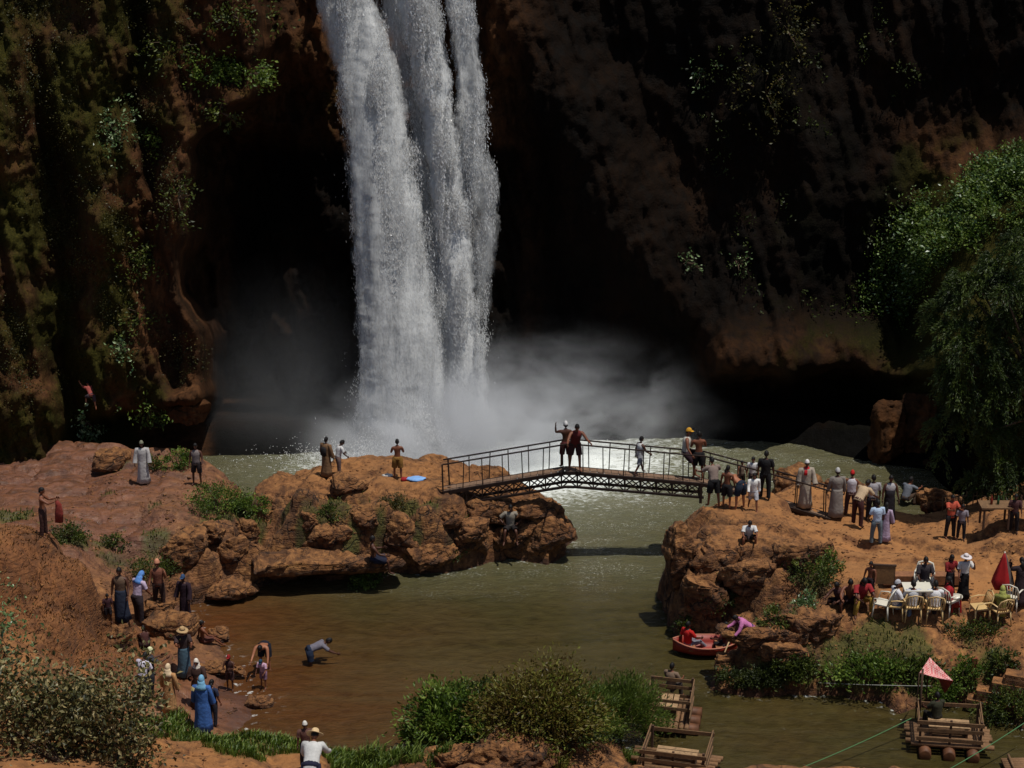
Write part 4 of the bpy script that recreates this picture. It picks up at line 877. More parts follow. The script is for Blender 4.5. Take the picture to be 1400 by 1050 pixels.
# loose stones
def stones(n):
    V0 = np.array([(1,0,0),(-1,0,0),(0,1,0),(0,-1,0),(0,0,.7),(0,0,-.5)], float); fc = np.array([(0,2,4),(2,1,4),(1,3,4),(3,0,4),(2,0,5),(1,2,5),(3,1,5),(0,3,5)])
    x = RNG.uniform(-16, 16, n*4); y = RNG.uniform(44.5, 64, n*4); h = hgt(x, y); k = (h > .1) & (fbm(x*.8, y*.8, 0, 3, 66) > -.1); x, y, h = x[k][:n], y[k][:n], h[k][:n]; n = len(x)
    s = .015+.05*RNG.random(n)**3; V = np.stack([x, y, h], -1)[:, None, :]+V0[None]*s[:, None, None]*(.6+.8*RNG.random((n, 6, 1)))*np.array([1.3,1,.8])
    o = mesh_np('loose_stones', V.reshape(-1, 3), (fc[None]+(np.arange(n)*6)[:, None, None]).reshape(-1, 3), GM, None, True, {'rough': np.full(n*6, .6)})
    tag(o, 'small loose stones scattered over the banks', 'stones', kind='stuff')
stones(9000)
# ================================================================ BUILT THINGS
def V3(*a): return Vector(a)
def local(o): o.matrix_parent_inverse = Matrix.Translation(-o.parent.location); return o
IRON = paint('rusty_dark_iron', (44, 30, 24), .6, .4, 8); PLANK = wood('deck_plank', (116, 90, 70)); WOOD = wood('weathered_wood', (108, 80, 52)); WOODD = wood('dark_wood', (70, 48, 32))
WHITE = paint('white_plastic', (206, 200, 184), .35, .08, 4, .5); BEIGE = paint('beige_plastic', (196, 164, 112), .4, .08, 4, .5)
# ---- footbridge
LE = W(606, 668, 60.9); PK = W(772, 641, 60.5); RE = W(962, 657, 60.6); RM = W(1048, 680, 60.2); RF = W(1134, 705, 59.6)
LE, PK, RE, RM, RF = [Vector(p) for p in (LE, PK, RE, RM, RF)]
br = empty('footbridge', (PK.x, PK.y, 0)); tag(br, 'rusty iron truss footbridge with railings crossing the pool outflow', 'bridge')
HWB = .21
deckpts = [LE, PK, PK+V3(.35,0,0), RE, RM, RF]
def lerp_deck(x):
    for a, b in zip(deckpts[:-1], deckpts[1:]):
        if a.x <= x <= b.x+1e-6: t = (x-a.x)/(b.x-a.x); return a.lerp(b, t)
    return deckpts[-1].copy()
for i, (a, b) in enumerate(zip(deckpts[:-1], deckpts[1:])):
    m = MB(); n = max(1, int((b-a).length/.22)); d = (b-a)/n
    for k in range(n):
        p = a+d*(k+.5); m.bar(p-V3(0,HWB,0), p+V3(0,HWB,0), d.length*.93, .035, up=(0,0,1)) if False else m.box(p-V3(0,0,.02), (d.length*.94, 2*HWB-.06, .035), Matrix.Rotation(-math.atan2(d.z, d.x), 3, 'Y'))
    local(m.build('deck', PLANK, br))
for sy_ in (-1, 1):
    for a, b in zip(deckpts[:-1], deckpts[1:]):
        o_ = V3(0, sy_*HWB, 0); m = MB(); m.bar(a+o_-V3(0,0,.06), b+o_-V3(0,0,.06), .06, .12); local(m.build('beam', IRON, br))
    # lower chord and lattice
    lo = [LE+V3(.2,0,-.50), PK+V3(0,0,-.54), PK+V3(.35,0,-.54), RE+V3(0,0,-.50)]
    def lch(x):
        for a, b in zip(lo[:-1], lo[1:]):
            if a.x <= x <= b.x+1e-6: return a.lerp(b, (x-a.x)/(b.x-a.x))
        return lo[-1].copy() if x > lo[-1].x else lo[0].copy()
    for a, b in zip(lo[:-1], lo[1:]):
        m = MB(); m.bar(a+V3(0,sy_*HWB,0), b+V3(0,sy_*HWB,0), .06, .08); local(m.build('lower_chord', IRON, br))
    xs = np.linspace(LE.x+.25, RE.x, 17); off = V3(0, sy_*HWB, 0)
    for x0, x1 in zip(xs[:-1], xs[1:]):
        u0, u1, l0, l1 = lerp_deck(x0)+off-V3(0,0,.1), lerp_deck(x1)+off-V3(0,0,.1), lch(x0)+off, lch(x1)+off
        m = MB(); m.bar(u0, l0, .045); m.bar(u0, l1, .034); m.bar(l0, u1, .034); local(m.build('lattice', IRON, br))
    # railing
    RH = .92
    railp = [p+V3(0, sy_*HWB, RH) for p in deckpts]
    m = MB()
    for a, b in zip(railp[:-1], railp[1:]): m.bar(a, b, .042)
    local(m.build('handrail', IRON, br))
    px_ = list(np.arange(LE.x, RE.x+.3, .64)+(0 if sy_ < 0 else .2))+list(np.linspace(RE.x+1.1, RF.x-.15, 4))
    for x in px_:
        if x > RF.x: continue
        p = lerp_deck(x)+V3(0, sy_*HWB, 0); m = MB(); ln_ = random.uniform(-.05, .05)
        m.bar(p-V3(0,0,.1), p+V3(ln_,0,RH), .05 if abs(x-LE.x) < .4 else .032); local(m.build('post', IRON, br))
for x, dz in ((LE.x+.25, .9), (RE.x-.1, .7)):
    for sy_ in (-1, 1):
        p = lerp_deck(x)+V3(0, sy_*HWB, 0); m = MB(); m.bar(p, V3(p.x, p.y, p.z-dz), .09); local(m.build('support', IRON, br))
# ---- chairs
def chair_parts(mat):
    root = empty('plastic_chair'); S0 = .42
    m = MB(); m.box((0,0,S0), (.44,.42,.035)); m.box((0,.2,S0-.03), (.40,.03,.05)); m.build('seat', mat, root)
    m = MB()
    for x in np.linspace(-.16, .16, 5): m.tube([(x*.9,-.2,S0+.02), (x,-.25,S0+.22), (x*1.05,-.29,S0+.38)], .014, 5)
    m.tube([(-.235,-.2,S0), (-.24,-.26,S0+.25), (-.2,-.31,S0+.40), (0,-.335,S0+.46), (.2,-.31,S0+.40), (.24,-.26,S0+.25), (.235,-.2,S0)], [(.03,.02)]*7, 6); m.build('backrest', mat, root, True)
    for s_ in (-1, 1):
        m = MB(); m.tube([(s_*.245,-.26,S0+.22), (s_*.27,-.05,S0+.235), (s_*.27,.17,S0+.2), (s_*.245,.22,S0)], [(.028,.014)]*4, 6); m.build('armrest', mat, root, True)
        for y, t in ((.19, .03), (-.2, -.05)):
            m = MB(); m.tube([(s_*.2,y,S0), (s_*.23,y+t,0)], [.026,.018], 6); m.build('leg', mat, root, True)
    return root
def copy_tree(root):
    c = root.copy(); COL.objects.link(c)
    for ch in root.children: d = ch.copy(); COL.objects.link(d); d.parent = c
    return c
protos = {}
def place_chair(px, py, rz, label, mat='w', z=None):
    b = hit(px, py)
    if mat not in protos: protos[mat] = c = chair_parts(WHITE if mat == 'w' else BEIGE)
    else: c = copy_tree(protos[mat])
    c.location = b; c.rotation_euler = (0,0,math.radians(rz)); tag(c, label, 'chair', 'plastic chairs by the path'); return c
place_chair(1338, 848, 100, 'empty pale chair facing left of the chair with the yellow-green figure', 'b')
place_chair(1366, 852, 20, 'chair holding the yellow-green clothed figure', 'b')
place_chair(1382, 832, -30, 'white chair tucked behind the yellow-green figure')
place_chair(1206, 843, 60, 'white chair at the left end of the seated group')
place_chair(1222, 846, 80, 'chair under the person in the white top and jeans', 'b')
place_chair(1246, 848, 0, 'beige chair under the left one of two people seen from behind', 'b')
place_chair(1276, 848, -5, 'beige chair under the right one of two people seen from behind', 'b')
place_chair(1296, 838, -50, 'white chair under the seated person in red')
place_chair(1262, 812, 165, 'white chair on the far side of the seated group')
# ---- table between the seated people
b = hit(1252, 832); tb = empty('small_table', b); tag(tb, 'low white plastic table in the middle of the seated group', 'table')
m = MB(); m.box(b+V3(0,0,.66), (.8,.6,.03)); local(m.build('tabletop', WHITE, tb))
for x in (-.33,.33):
    for y in (-.24,.24): m = MB(); m.bar(b+V3(x,y,.64), b+V3(x*1.05,y*1.05,0), .035); local(m.build('leg', WHITE, tb))
# ---- red stool
b = hit(1306, 836); RED = paint('red_plastic', (150, 22, 26), .4, .12, 5, .5); st = empty('stool', b); tag(st, 'round red plastic stool beside the person in the white sun hat', 'stool')
m = MB(); m.rings([(b+V3(0,0,.42), (.18,0,0), (0,.18,0)), (b+V3(0,0,.46), (.18,0,0), (0,.18,0))], 16); local(m.build('seat', WHITE, st, True))
for k in range(4):
    t = k*PI/2+PI/4; m = MB(); m.bar(b+V3(.13*math.cos(t), .13*math.sin(t), .42), b+V3(.18*math.cos(t), .18*math.sin(t), 0), .05); local(m.build('leg', RED, st))
m = MB(); m.rings([(b+V3(0,0,.16), (.165,0,0), (0,.165,0)), (b+V3(0,0,.40), (.15,0,0), (0,.15,0))], 14); local(m.build('skirt', RED, st, True))
# ---- folded parasol
b = hit(1367, 832); ps = empty('folded_parasol', b); tag(ps, 'folded red and grey parasol standing by the chairs', 'parasol')
m = MB(); m.tube([b, b+V3(0,0,1.75)], .02, 8); local(m.build('pole', WHITE, ps, True))
rg = []; hs = [(.62,.24),(.75,.30),(.95,.26),(1.25,.17),(1.55,.08),(1.74,.015)]
for z, r in hs: rg.append((b+V3(0,0,z), (r,0,0), (0,r*.8,0)))
DR = paint('parasol_red', (146, 22, 24), .7, .2, 4); GRY = paint('parasol_grey', (92, 80, 76), .7, .2, 4)
m = MB(); m.rings(rg, 20, wob=lambda i, t: .16*math.cos(5*t)); 
for i, f in enumerate(m.F):
    if len(f) == 4:
        t = (i % 20)/20
        if t > .82 or t < .08: m.M[i] = 1
local(m.build('canopy', DR, ps, True, mats=[DR, GRY]))
# ---- brown board
b = hit(1206, 822); bd = empty('notice_board', b); tag(bd, 'plain brown board standing behind the seated group', 'board')
pc = V3(b.x, b.y, b.z+.82); m = MB(); m.box(pc, (.60,.035,.56), Matrix.Rotation(.06, 3, 'Y')); local(m.build('panel', wood('board_brown', (112, 78, 44)), bd))
m = MB(); m.box(pc+V3(0,0,.31), (.68,.06,.05), Matrix.Rotation(.06, 3, 'Y')); local(m.build('top_rail', WOODD, bd))
for x in (-.3,.3): m = MB(); m.bar(V3(b.x+x,b.y+.03,b.z), V3(b.x+x,b.y+.03,b.z+1.1), .05); local(m.build('leg', WOODD, bd))
# ---- low bench/wall behind board
b = hit(1260, 796); m = MB(); m.box(b+V3(0,0,.1), (2.3,.35,.28)); o = m.build('plank_bench', wood('bench', (128, 84, 54)), None); tag(o, 'long low plank behind the seated group', 'bench')
# ---- rowing boat
b = Vector((*P(966, 893), .0)); b.z = .02; bt = empty('rowing_boat', b); tag(bt, 'small red rowing boat moored at the right bank', 'boat')
RB = paint('boat_red', (138, 40, 26), .5, .2, 3, .4); WB = paint('boat_inside', (140, 92, 62), .6, .2, 3)
def hull(sc, zt, zb):
    out = []
    for t in np.linspace(0, 1, 13):
        x = (t-.5)*2.0; w = .42*math.sin(PI*min(1, .18+.82*(1-abs(2*t-1)**2.2)*.62))**.8 if False else .44*(1-abs(2*t-1)**2.6)+.03
        z1 = zt+.10*abs(2*t-1)**2; out.append((x, w*sc, z1))
    return out
m = MB(); m2 = MB(); V = []; F = []; nn = 9
for (x, w, z1) in hull(1, .34, 0):
    for k in range(nn):
        a = -PI/2+PI*k/(nn-1); V.append((b.x+x, b.y+w*math.sin(a)*(1 if abs(a) > 1.2 else .97), b.z+z1-(.36)*math.cos(a)**.7 if math.cos(a) > 1e-6 else b.z+z1))
for i in range(12):
    for k in range(nn-1): F.append((i*nn+k, (i+1)*nn+k, (i+1)*nn+k+1, i*nn+k+1))
m.add(V, F); hl = m.build('hull', RB, bt, True); sm = hl.modifiers.new('thick', 'SOLIDIFY'); sm.thickness = .03; local(hl)
m = MB()
for sgn in (-1, 1): m.tube([(b.x+x, b.y+sgn*w, b.z+z1+.01) for (x, w, z1) in hull(1, .34, 0)], .025, 6)
local(m.build('gunwale', paint('boat_rim', (168, 104, 82), .5, .15, 4), bt, True))
for x in (-.45, .35): m = MB(); m.box(b+V3(x,0,.25), (.2,.78,.03)); local(m.build('thwart', WB, bt))
oar = MB(); pa = b+V3(.75,-.1,.75); pb_ = b+V3(.32,-.75,.02); oar.tube([pa, pb_], .022, 6); oar.box(pb_+(pb_-pa).normalized()*.12, (.12,.03,.34), (pb_-pa).to_track_quat('Z', 'Y').to_matrix()); o = oar.build('oar', wood('oar', (180, 150, 110)), None, True); tag(o, 'pale wooden oar dipping beside the red rowing boat', 'oar')
# ---- rafts
BAR = paint('barrel_rust', (92, 58, 36), .6, .4, 5); LOG = wood('raft_log', (120, 88, 58))
def raft(px, py, wd, dp, rz, label, canopy=False, bench=True, z0=.0):
    x, y = P(px, py, .3); b = V3(x, y, z0); root = empty('raft', b, math.radians(rz)); tag(root, label, 'raft')
    for k in range(8):
        yy = -dp/2+dp*(k+.5)/8; m = MB(); e = random.uniform(.1,.35); m.tube([(-wd/2-e, yy, .30), (wd/2+random.uniform(.1,.3), yy, .30+random.uniform(-.02,.02))], .07, 7); m.build('log', LOG, root, True)
    for xx in (-wd*.36, 0, wd*.36):
        for yy in (-dp*.42, dp*.3):
            m = MB(); m.rings([((xx, yy+t, .12), (r,0,0), (0,0,r)) for t, r in ((-.34,.13),(-.33,.165),(-.05,.17),(0,.18),(.05,.17),(.33,.165),(.34,.13))], 12); m.build('barrel', BAR, root, True)
    H_ = 1.02
    for xx in (-wd/2+.1, 0, wd/2-.08):
        for yy in (-dp/2+.05, dp/2-.05):
            if xx == 0 and yy > 0: continue
            m = MB(); m.bar((xx, yy, .3), (xx+random.uniform(-.02,.02), yy, H_+random.uniform(0,.1)), .06); m.build('post', WOODD, root)
    for i, z in enumerate((.5, .76, .98)):
        m = MB(); m.bar((-wd/2, -dp/2+.01, z), (wd/2, -dp/2+.01, z+random.uniform(-.03,.04)), .03, .11); m.build('rail_board', WOOD, root)
        m = MB(); m.bar((wd/2-.04, -dp/2, z+.01), (wd/2-.04, dp/2, z+.05), .03, .10); m.build('rail_board', WOOD, root)
        if i: m = MB(); m.bar((-wd/2+.06, -dp/2, z), (-wd/2+.06, dp/2, z+.02), .03, .09); m.build('rail_board', WOOD, root)
    m = MB(); m.bar((-wd/2, dp/2, .9), (wd/2, dp/2, .93), .03, .11); m.build('rail_board', WOOD, root)
    if bench:
        m = MB()
        for q in range(3): m.box((.0, -.15+q*.17, .66), (wd*.62,.14,.035))
        m.build('bench_seat', wood('bench_plank', (150, 120, 86)), root)
        for xx in (-wd*.27, wd*.27): m = MB(); m.box((xx,0,.48), (.06,.4,.34)); m.build('bench_leg', WOODD, root)
    if canopy:
        m = MB(); m.tube([(-wd/2+.12, dp/2-.1, .3), (-wd/2+.12, dp/2-.12, 2.0)], .03, 6); m.build('canopy_pole', WOODD, root, True)
    return root
raft(1296, 1006, 1.75, 1.2, -8, 'wooden raft with benches and a small pink canopy pole at the right', True)
raft(925, 1046, 1.75, 1.4, -14, 'empty wooden raft with a plank railing at the bottom centre')
raft(916, 975, 1.3, 1.2, 80, 'raft half hidden behind the feathery bush', bench=True)
x, y = P(1398, 1043, .2); bb = V3(x, y, 0); rt = empty('log_float', bb); tag(rt, 'flat float of logs cut by the right edge of the frame', 'float')
for k in range(6): m = MB(); m.tube([bb+V3(-.5, -.25+k*.1, .14), bb+V3(.6, -.25+k*.1, .16)], .055, 7); local(m.build('log', LOG, rt, True))
for k in (-.3,.3): m = MB(); m.tube([bb+V3(k,-.35,.24), bb+V3(k,.35,.24)], .04, 6); local(m.build('crossbar', WOOD, rt, True))
# canopy: pink checked umbrella, tilted
def canopy():
    ap = Vector(W(1271, 899, 49.6)); c1 = Vector(W(1257, 920, 49.2)); c2 = Vector(W(1303, 931, 49.0)); c3 = Vector(W(1312, 938, 49.7)); c4 = Vector(W(1262, 925, 50.2)); c5 = Vector(W(1292, 948, 50.0))
    b = V3(ap.x, ap.y, 0); root = empty('sunshade', b); tag(root, 'pink and white checked sunshade with a red back over the raft', 'sunshade')
    t = NT('pink_check'); ck = t.n('ShaderNodeTexChecker', ins={'Vector': t.coord(), 'Color1': srgb(196, 96, 98), 'Color2': srgb(212, 168, 160), 'Scale': 22.0}); PKM = t.done(t.bsdf(ck.outputs[0], .8))
    def sail(name, A, B, Cc, mat, sag=.1):
        m = MB(); n = 8; V = []; idx = {}
        for i in range(n+1):
            for j in range(n+1-i):
                u, v = i/n, j/n; p = A.lerp(B, u)+(Cc-A)*v; w_ = (1-u-v)*27*u*v; p = p-V3(0,-.3,1)*sag*(w_+u*v*1.2); idx[(i, j)] = len(V); V.append(p)
        F = []
        for i in range(n):
            for j in range(n-i):
                F.append((idx[(i,j)], idx[(i+1,j)], idx[(i,j+1)]))
                if i+j < n-1: F.append((idx[(i+1,j)], idx[(i+1,j+1)], idx[(i,j+1)]))
        m.add(V, F); o = m.build(name, mat, root, True); s_ = o.modifiers.new('t', 'SOLIDIFY'); s_.thickness = .012; local(o)
    sail('front_panel', ap, c1, c2, PKM); sail('side_panel', ap, c2, c5, paint('shade_red', (134, 52, 42), .8, .2, 4), .05); sail('back_panel', ap, c1, c4, PKM, .03)
    m = MB(); m.tube([V3(c1.x+.02, c1.y+.15, .35), c1], .018, 6); m.tube([V3(ap.x+.05, ap.y+.3, .4), ap], .022, 6); local(m.build('pole', WOODD, root, True))
canopy()
# steps
for i, (px, py, w_, lab) in enumerate([(1392, 926, .95, 'topmost'), (1380, 938, 1.2, 'second from the top'), (1366, 950, 1.5, 'third from the top'), (1358, 963, 1.7, 'lowest')]):
    p = Vector((*P(px, py, 1.25-.3*i), 1.25-.3*i)); m = MB(); m.box(V3(p.x+.4, p.y, p.z-.12), (w_+.5, .40, .34), Matrix.Rotation(-.35, 3, 'Z')); o = m.build('stone_step', GM, None)
    for nm, v in (('rough', .6),): at = o.data.attributes.new(nm, 'FLOAT', 'POINT'); at.data.foreach_set('value', [v]*len(o.data.vertices))
    tag(o, '%s of the earthen steps at the right edge' % lab, 'step')
b = hit(1330, 930); m = MB(); m.bar(b-V3(0,0,.2), b+V3(0,0,.62), .16, .10); o = m.build('post', wood('red_post', (120, 58, 32)), None); tag(o, 'short reddish wooden post beside the steps', 'post')
# ropes
def rope(p, q, sag, r, label, col):
    p = Vector(p); q = Vector(q); m = MB(); pts = [p.lerp(q, t)-V3(0,0,sag*4*t*(1-t)) for t in np.linspace(0, 1, 25)]; m.tube(pts, r, 5)
    o = m.build('rope', paint('rope', col, .8, .1), None, True); tag(o, label, 'rope')
rope(W(940, 919, 53.2), W(1275, 938, 49.8), .10, .011, 'pale rope stretched from the hidden raft to the right bank', (150, 150, 140))
rope(W(1090, 1052, 46.6), W(1246, 982, 48.9), .05, .014, 'green rope running from the bottom edge to the canopied raft', (70, 110, 70))
rope(W(1290, 1056, 46.0), W(1404, 986, 48.2), .04, .014, 'green rope running off the right edge of the frame', (70, 110, 70))
rope(W(895, 868, 55.5), W(942, 864, 55.0), .02, .009, 'faint thin rope left of the red rowing boat', (90, 100, 90))
# stall under the tree
b = hit(1375, 722); sl = empty('stall_table', b); tag(sl, 'rough plank stall table in the deep shade under the tree', 'table')
m = MB(); m.box(b+V3(0,0,.7), (1.7,.6,.05)); local(m.build('tabletop', WOOD, sl))
for x in (-.75,0,.75):
    for y in (-.25,.25): m = MB(); m.bar(b+V3(x,y,.68), b+V3(x,y,0), .06); local(m.build('leg', WOODD, sl))
for i, (x, lab) in enumerate(((-.5,'leftmost'),(-.3,'second'),(.1,'third'),(.4,'rightmost'))):
    m = MB(); q = b+V3(x,0,.725); m.tube([q, q+V3(0,0,.16), q+V3(0,0,.22), q+V3(0,0,.28)], [.04,.04,.015,.015], 8); o = m.build('bottle', paint('bottle', ((120,40,30),(40,80,50),(150,120,70),(60,40,30))[i], .3), None, True); tag(o, '%s bottle on the shaded stall table' % lab, 'bottle')
# fence of cut branches by the water on the right
b = hit(1340, 690); fz = empty('branch_fence', b); tag(fz, 'low fence of cut branches at the shaded back shore', 'fence')
for k in range(16):
    m = MB(); q = b+V3(-1.2+k*.16, .05*(k%3), 0); q.z = float(hgt(q.x, q.y)); m.tube([q-V3(0,0,.05), q+V3(random.uniform(-.05,.05),0,.45+.12*random.random())], .02, 5); local(m.build('stake', LOG, fz, True))
m = MB(); m.tube([b+V3(-1.25,-.02,.3), b+V3(1.3,-.02,.32)], .02, 5); local(m.build('rail', LOG, fz, True))
# cloth, bags
def heap(px, py, s, col, label, name, cat, seed, zup=0.0):
    b = hit(px, py); bm = bmesh.new(); bmesh.ops.create_icosphere(bm, subdivisions=3, radius=1)
    for v in bm.verts:
        n = float(fbm(np.array([v.co.x*1.7+seed]), np.array([v.co.y*1.7]), v.co.z*1.7, 3, 5)[0]); v.co = Vector((v.co.x*s[0], v.co.y*s[1], max(v.co.z, -.3)*s[2]))*(1+.45*n)
    me = bpy.data.meshes.new(name); bm.to_mesh(me); bm.free(); me.polygons.foreach_set('use_smooth', [True]*len(me.polygons)); me.materials.append(paint('cloth', col, .85, .15, 6))
    o = link(bpy.data.objects.new(name, me)); o.location = b+V3(0,0,s[2]*.3+zup); tag(o, label, cat); return o
bag = heap(222, 856, (.17,.13,.17), (22, 26, 62), 'dark blue bag standing on a rock at the left shore', 'bag', 'bag', 1, .05)
m = MB(); m.tube([(-.08,0,.14), (-.06,0,.24), (.06,0,.24), (.08,0,.14)], .012, 5); m.build('handle', paint('cloth', (18, 20, 50), .8), bag, True)
heap(569, 656, (.32,.2,.06), (120, 160, 210), 'pale blue towel spread on the middle rock', 'towel', 'towel', 2)
heap(553, 657, (.12,.1,.08), (150, 24, 30), 'red garment heaped beside the pale blue towel', 'garment', 'clothes', 3)
heap(530, 651, (.17,.12,.05), (190, 186, 180), 'white cloth left of the bather in yellow shorts', 'cloth', 'cloth', 4)
heap(207, 829, (.16,.1,.06), (190, 70, 120), 'pink cloth on the rock by the blue headscarf', 'cloth', 'cloth', 5)
heap(1213, 688, (.1,.08,.1), (180, 176, 170), 'white bundle near the right group', 'bundle', 'bundle', 6)
heap(381, 768, (.13,.06,.03), (170, 150, 110), 'pale stick-like litter on the long ledge', 'litter', 'litter', 7)
b = hit(1051, 893); m = MB(); m.tube([b+V3(-.08,0,.05), b+V3(.1,.03,.07)], .03, 6); o = m.build('bottle', WHITE, None, True); tag(o, 'white plastic bottle lying on the slab by the rowing boat', 'bottle')
# ring of splashed water by the bending bather
# ================================================================ PEOPLE
SK = {'d': paint('skin_dark', (74, 42, 28), .55, .08, 5, .4), 'm': paint('skin_brown', (112, 66, 44), .55, .08, 5, .4), 'l': paint('skin_tan', (150, 96, 68), .55, .08, 5, .4)}
EYE = paint('eye_dark', (16, 12, 10), .3); LIP = paint('lip', (96, 48, 40), .5); HAIR = paint('hair_black', (16, 12, 11), .6, .3, 30)
def head_mesh():
    bm = bmesh.new(); bmesh.ops.create_uvsphere(bm, u_segments=20, v_segments=16, radius=1.0)
    for v in bm.verts:
        x, y, z = v.co; w = 1.0
        if z < 0: w = 1-.34*(-z)**1.4
        y2 = y*(1.0 if y > 0 else 1.05)
        if y > 0 and z < -.1: y2 = y*(1-.10*(-z))
        if y > .7 and abs(z+.05) < .3: y2 -= .05*(1-abs(x)/.4 if abs(x) < .4 else 0)*0
        if y > .6 and .0 < z < .35 and .12 < abs(x) < .55: y2 -= .10
        v.co = Vector((x*w*.074, y2*.096, z*.118))
    mats = [0]*len(bm.faces)
    def addball(c, r, sub=1):
        nb = len(bm.verts); g = bmesh.ops.create_icosphere(bm, subdivisions=sub, radius=1.0)
        for v in g['verts']: v.co = Vector(c)+Vector((v.co.x*r[0], v.co.y*r[1], v.co.z*r[2]))
        return set(f for v in g['verts'] for f in v.link_faces)
    addball((0,.104,-.018), (.014,.022,.020)); addball((0,.094,.008), (.009,.014,.026))
    addball((0,.078,-.098), (.024,.02,.018))
    for s_ in (-1, 1): addball((s_*.076,-.005,-.012), (.012,.020,.032))
    for s_ in (-1, 1):
        for f in addball((s_*.029,.088,.012), (.013,.008,.008)): f.material_index = 1
        for f in addball((s_*.030,.092,.036), (.019,.006,.005)): f.material_index = 1
    for f in addball((0,.094,-.058), (.024,.008,.008)): f.material_index = 2
    V = [v.co.copy() for v in bm.verts]; bm.verts.index_update(); F = [([v.index for v in f.verts], f.material_index) for f in bm.faces]; bm.free(); return V, F
HEADV, HEADF = head_mesh()
def hand_mesh(curl, side):
    """wrist at origin, fingers along +Y, palm facing -Z, thumb on side*X"""
    m = MB()
    m.rings([((0,0,0), (.026,0,0), (0,0,.017)), ((0,.03,0), (.036,0,0), (0,0,.016)), ((0,.07,0), (.041,0,0), (0,0,.014)), ((0,.088,0), (.038,0,0), (0,0,.011))], 10)
    for k, (x, L) in enumerate(((-.030,.058),(-.010,.074),(.010,.080),(.030,.070))):
        x = x*(side); p = Vector((x,.084,0)); a = curl*.5; pts = [p]
        for seg, f in enumerate((.42,.32,.26)):
            a += curl*(.55 if seg else 0)*1.0; d = Vector((x*.6*(1-curl*.5), math.cos(a), -math.sin(a))); p = p+d.normalized()*L*f; pts.append(p)
        m.tube(pts, [.0088,.0084,.0078,.0058], 6)
    m.tube([Vector((side*.028,.022,-.003)), Vector((side*.056,.048,-.012)), Vector((side*.062,.072,-.02-.01*curl)), Vector((side*.056,.092,-.028-.014*curl))], [.013,.011,.0095,.007], 6)
    return m.V, m.F
def rotx(v, a): c, s = math.cos(a), math.sin(a); return Vector((v[0], v[1]*c-v[2]*s, v[1]*s+v[2]*c))
DEF = dict(lean=0, side=0, legs=((4,3,5),(-3,4,5)), arms=((8,12,18,5),(4,12,14,5)), head=(0,0), hipz=None, curl=.7)
POSES = {
 'stand': {}, 'stand2': dict(legs=((6,8,7),(-2,2,7)), arms=((12,14,30,10),(2,10,12,5))),
 'walk': dict(legs=((22,8,4),(-16,18,4)), arms=((-16,10,20,5),(24,10,28,5)), lean=4),
 'fold': dict(arms=((22,14,88,38),(22,14,86,38))), 'hips': dict(arms=((-6,48,70,75),(-6,48,70,75)), legs=((2,2,8),(2,2,8))),
 'hold': dict(arms=((48,10,58,22),(60,16,50,18))), 'phone': dict(arms=((50,20,115,30),(10,12,30,8))), 'facehand': dict(arms=((62,25,125,20),(12,10,30,10))),
 'lookdown': dict(arms=((18,14,40,20),(14,12,30,14)), lean=14, head=(-28,0), legs=((10,8,5),(0,2,5))),
 'bend': dict(lean=72, arms=((30,8,12,4),(45,10,22,6)), legs=((12,14,6),(4,8,6)), head=(-5,0)),
 'bend2': dict(lean=52, arms=((25,14,20,10),(35,14,25,10)), legs=((10,10,8),(2,8,8)), head=(-12,0)),
 'railsit': dict(lean=6, legs=((78,62,10),(40,28,6)), arms=((30,12,52,14),(8,24,30,5)), hipz=.90),
 'rail': dict(lean=22, arms=((40,26,38,10),(48,26,32,10)), legs=((8,4,6),(-8,4,6))),
 'sit': dict(lean=2, legs=((86,84,7),(84,80,7)), arms=((30,12,52,14),(26,12,56,14)), hipz=.46), 'sitback': dict(lean=-6, legs=((86,82,8),(82,76,8)), arms=((34,18,50,8),(34,18,46,8)), hipz=.46),
 'ground': dict(lean=22, legs=((112,118,16),(106,112,16)), arms=((52,14,34,22),(52,14,34,22)), hipz=.13, head=(-8,0)),
 'legsout': dict(lean=-4, legs=((84,30,8),(88,44,8)), arms=((-8,16,12,0),(34,12,40,10)), hipz=.13), 'sitakimbo': dict(lean=4, legs=((88,86,14),(88,80,14)), arms=((-4,46,66,78),(-4,46,66,78)), hipz=.44),
 'squat': dict(lean=28, legs=((118,132,14),(114,128,14)), arms=((58,12,30,12),(58,12,30,12)), hipz=None), 'climb': dict(lean=46, legs=((64,70,14),(8,20,10)), arms=((96,18,30,4),(66,18,40,4))),
 'armup': dict(arms=((110,16,96,34),(14,12,30,10))), 'bothup': dict(arms=((72,34,92,40),(72,34,92,40))),
}
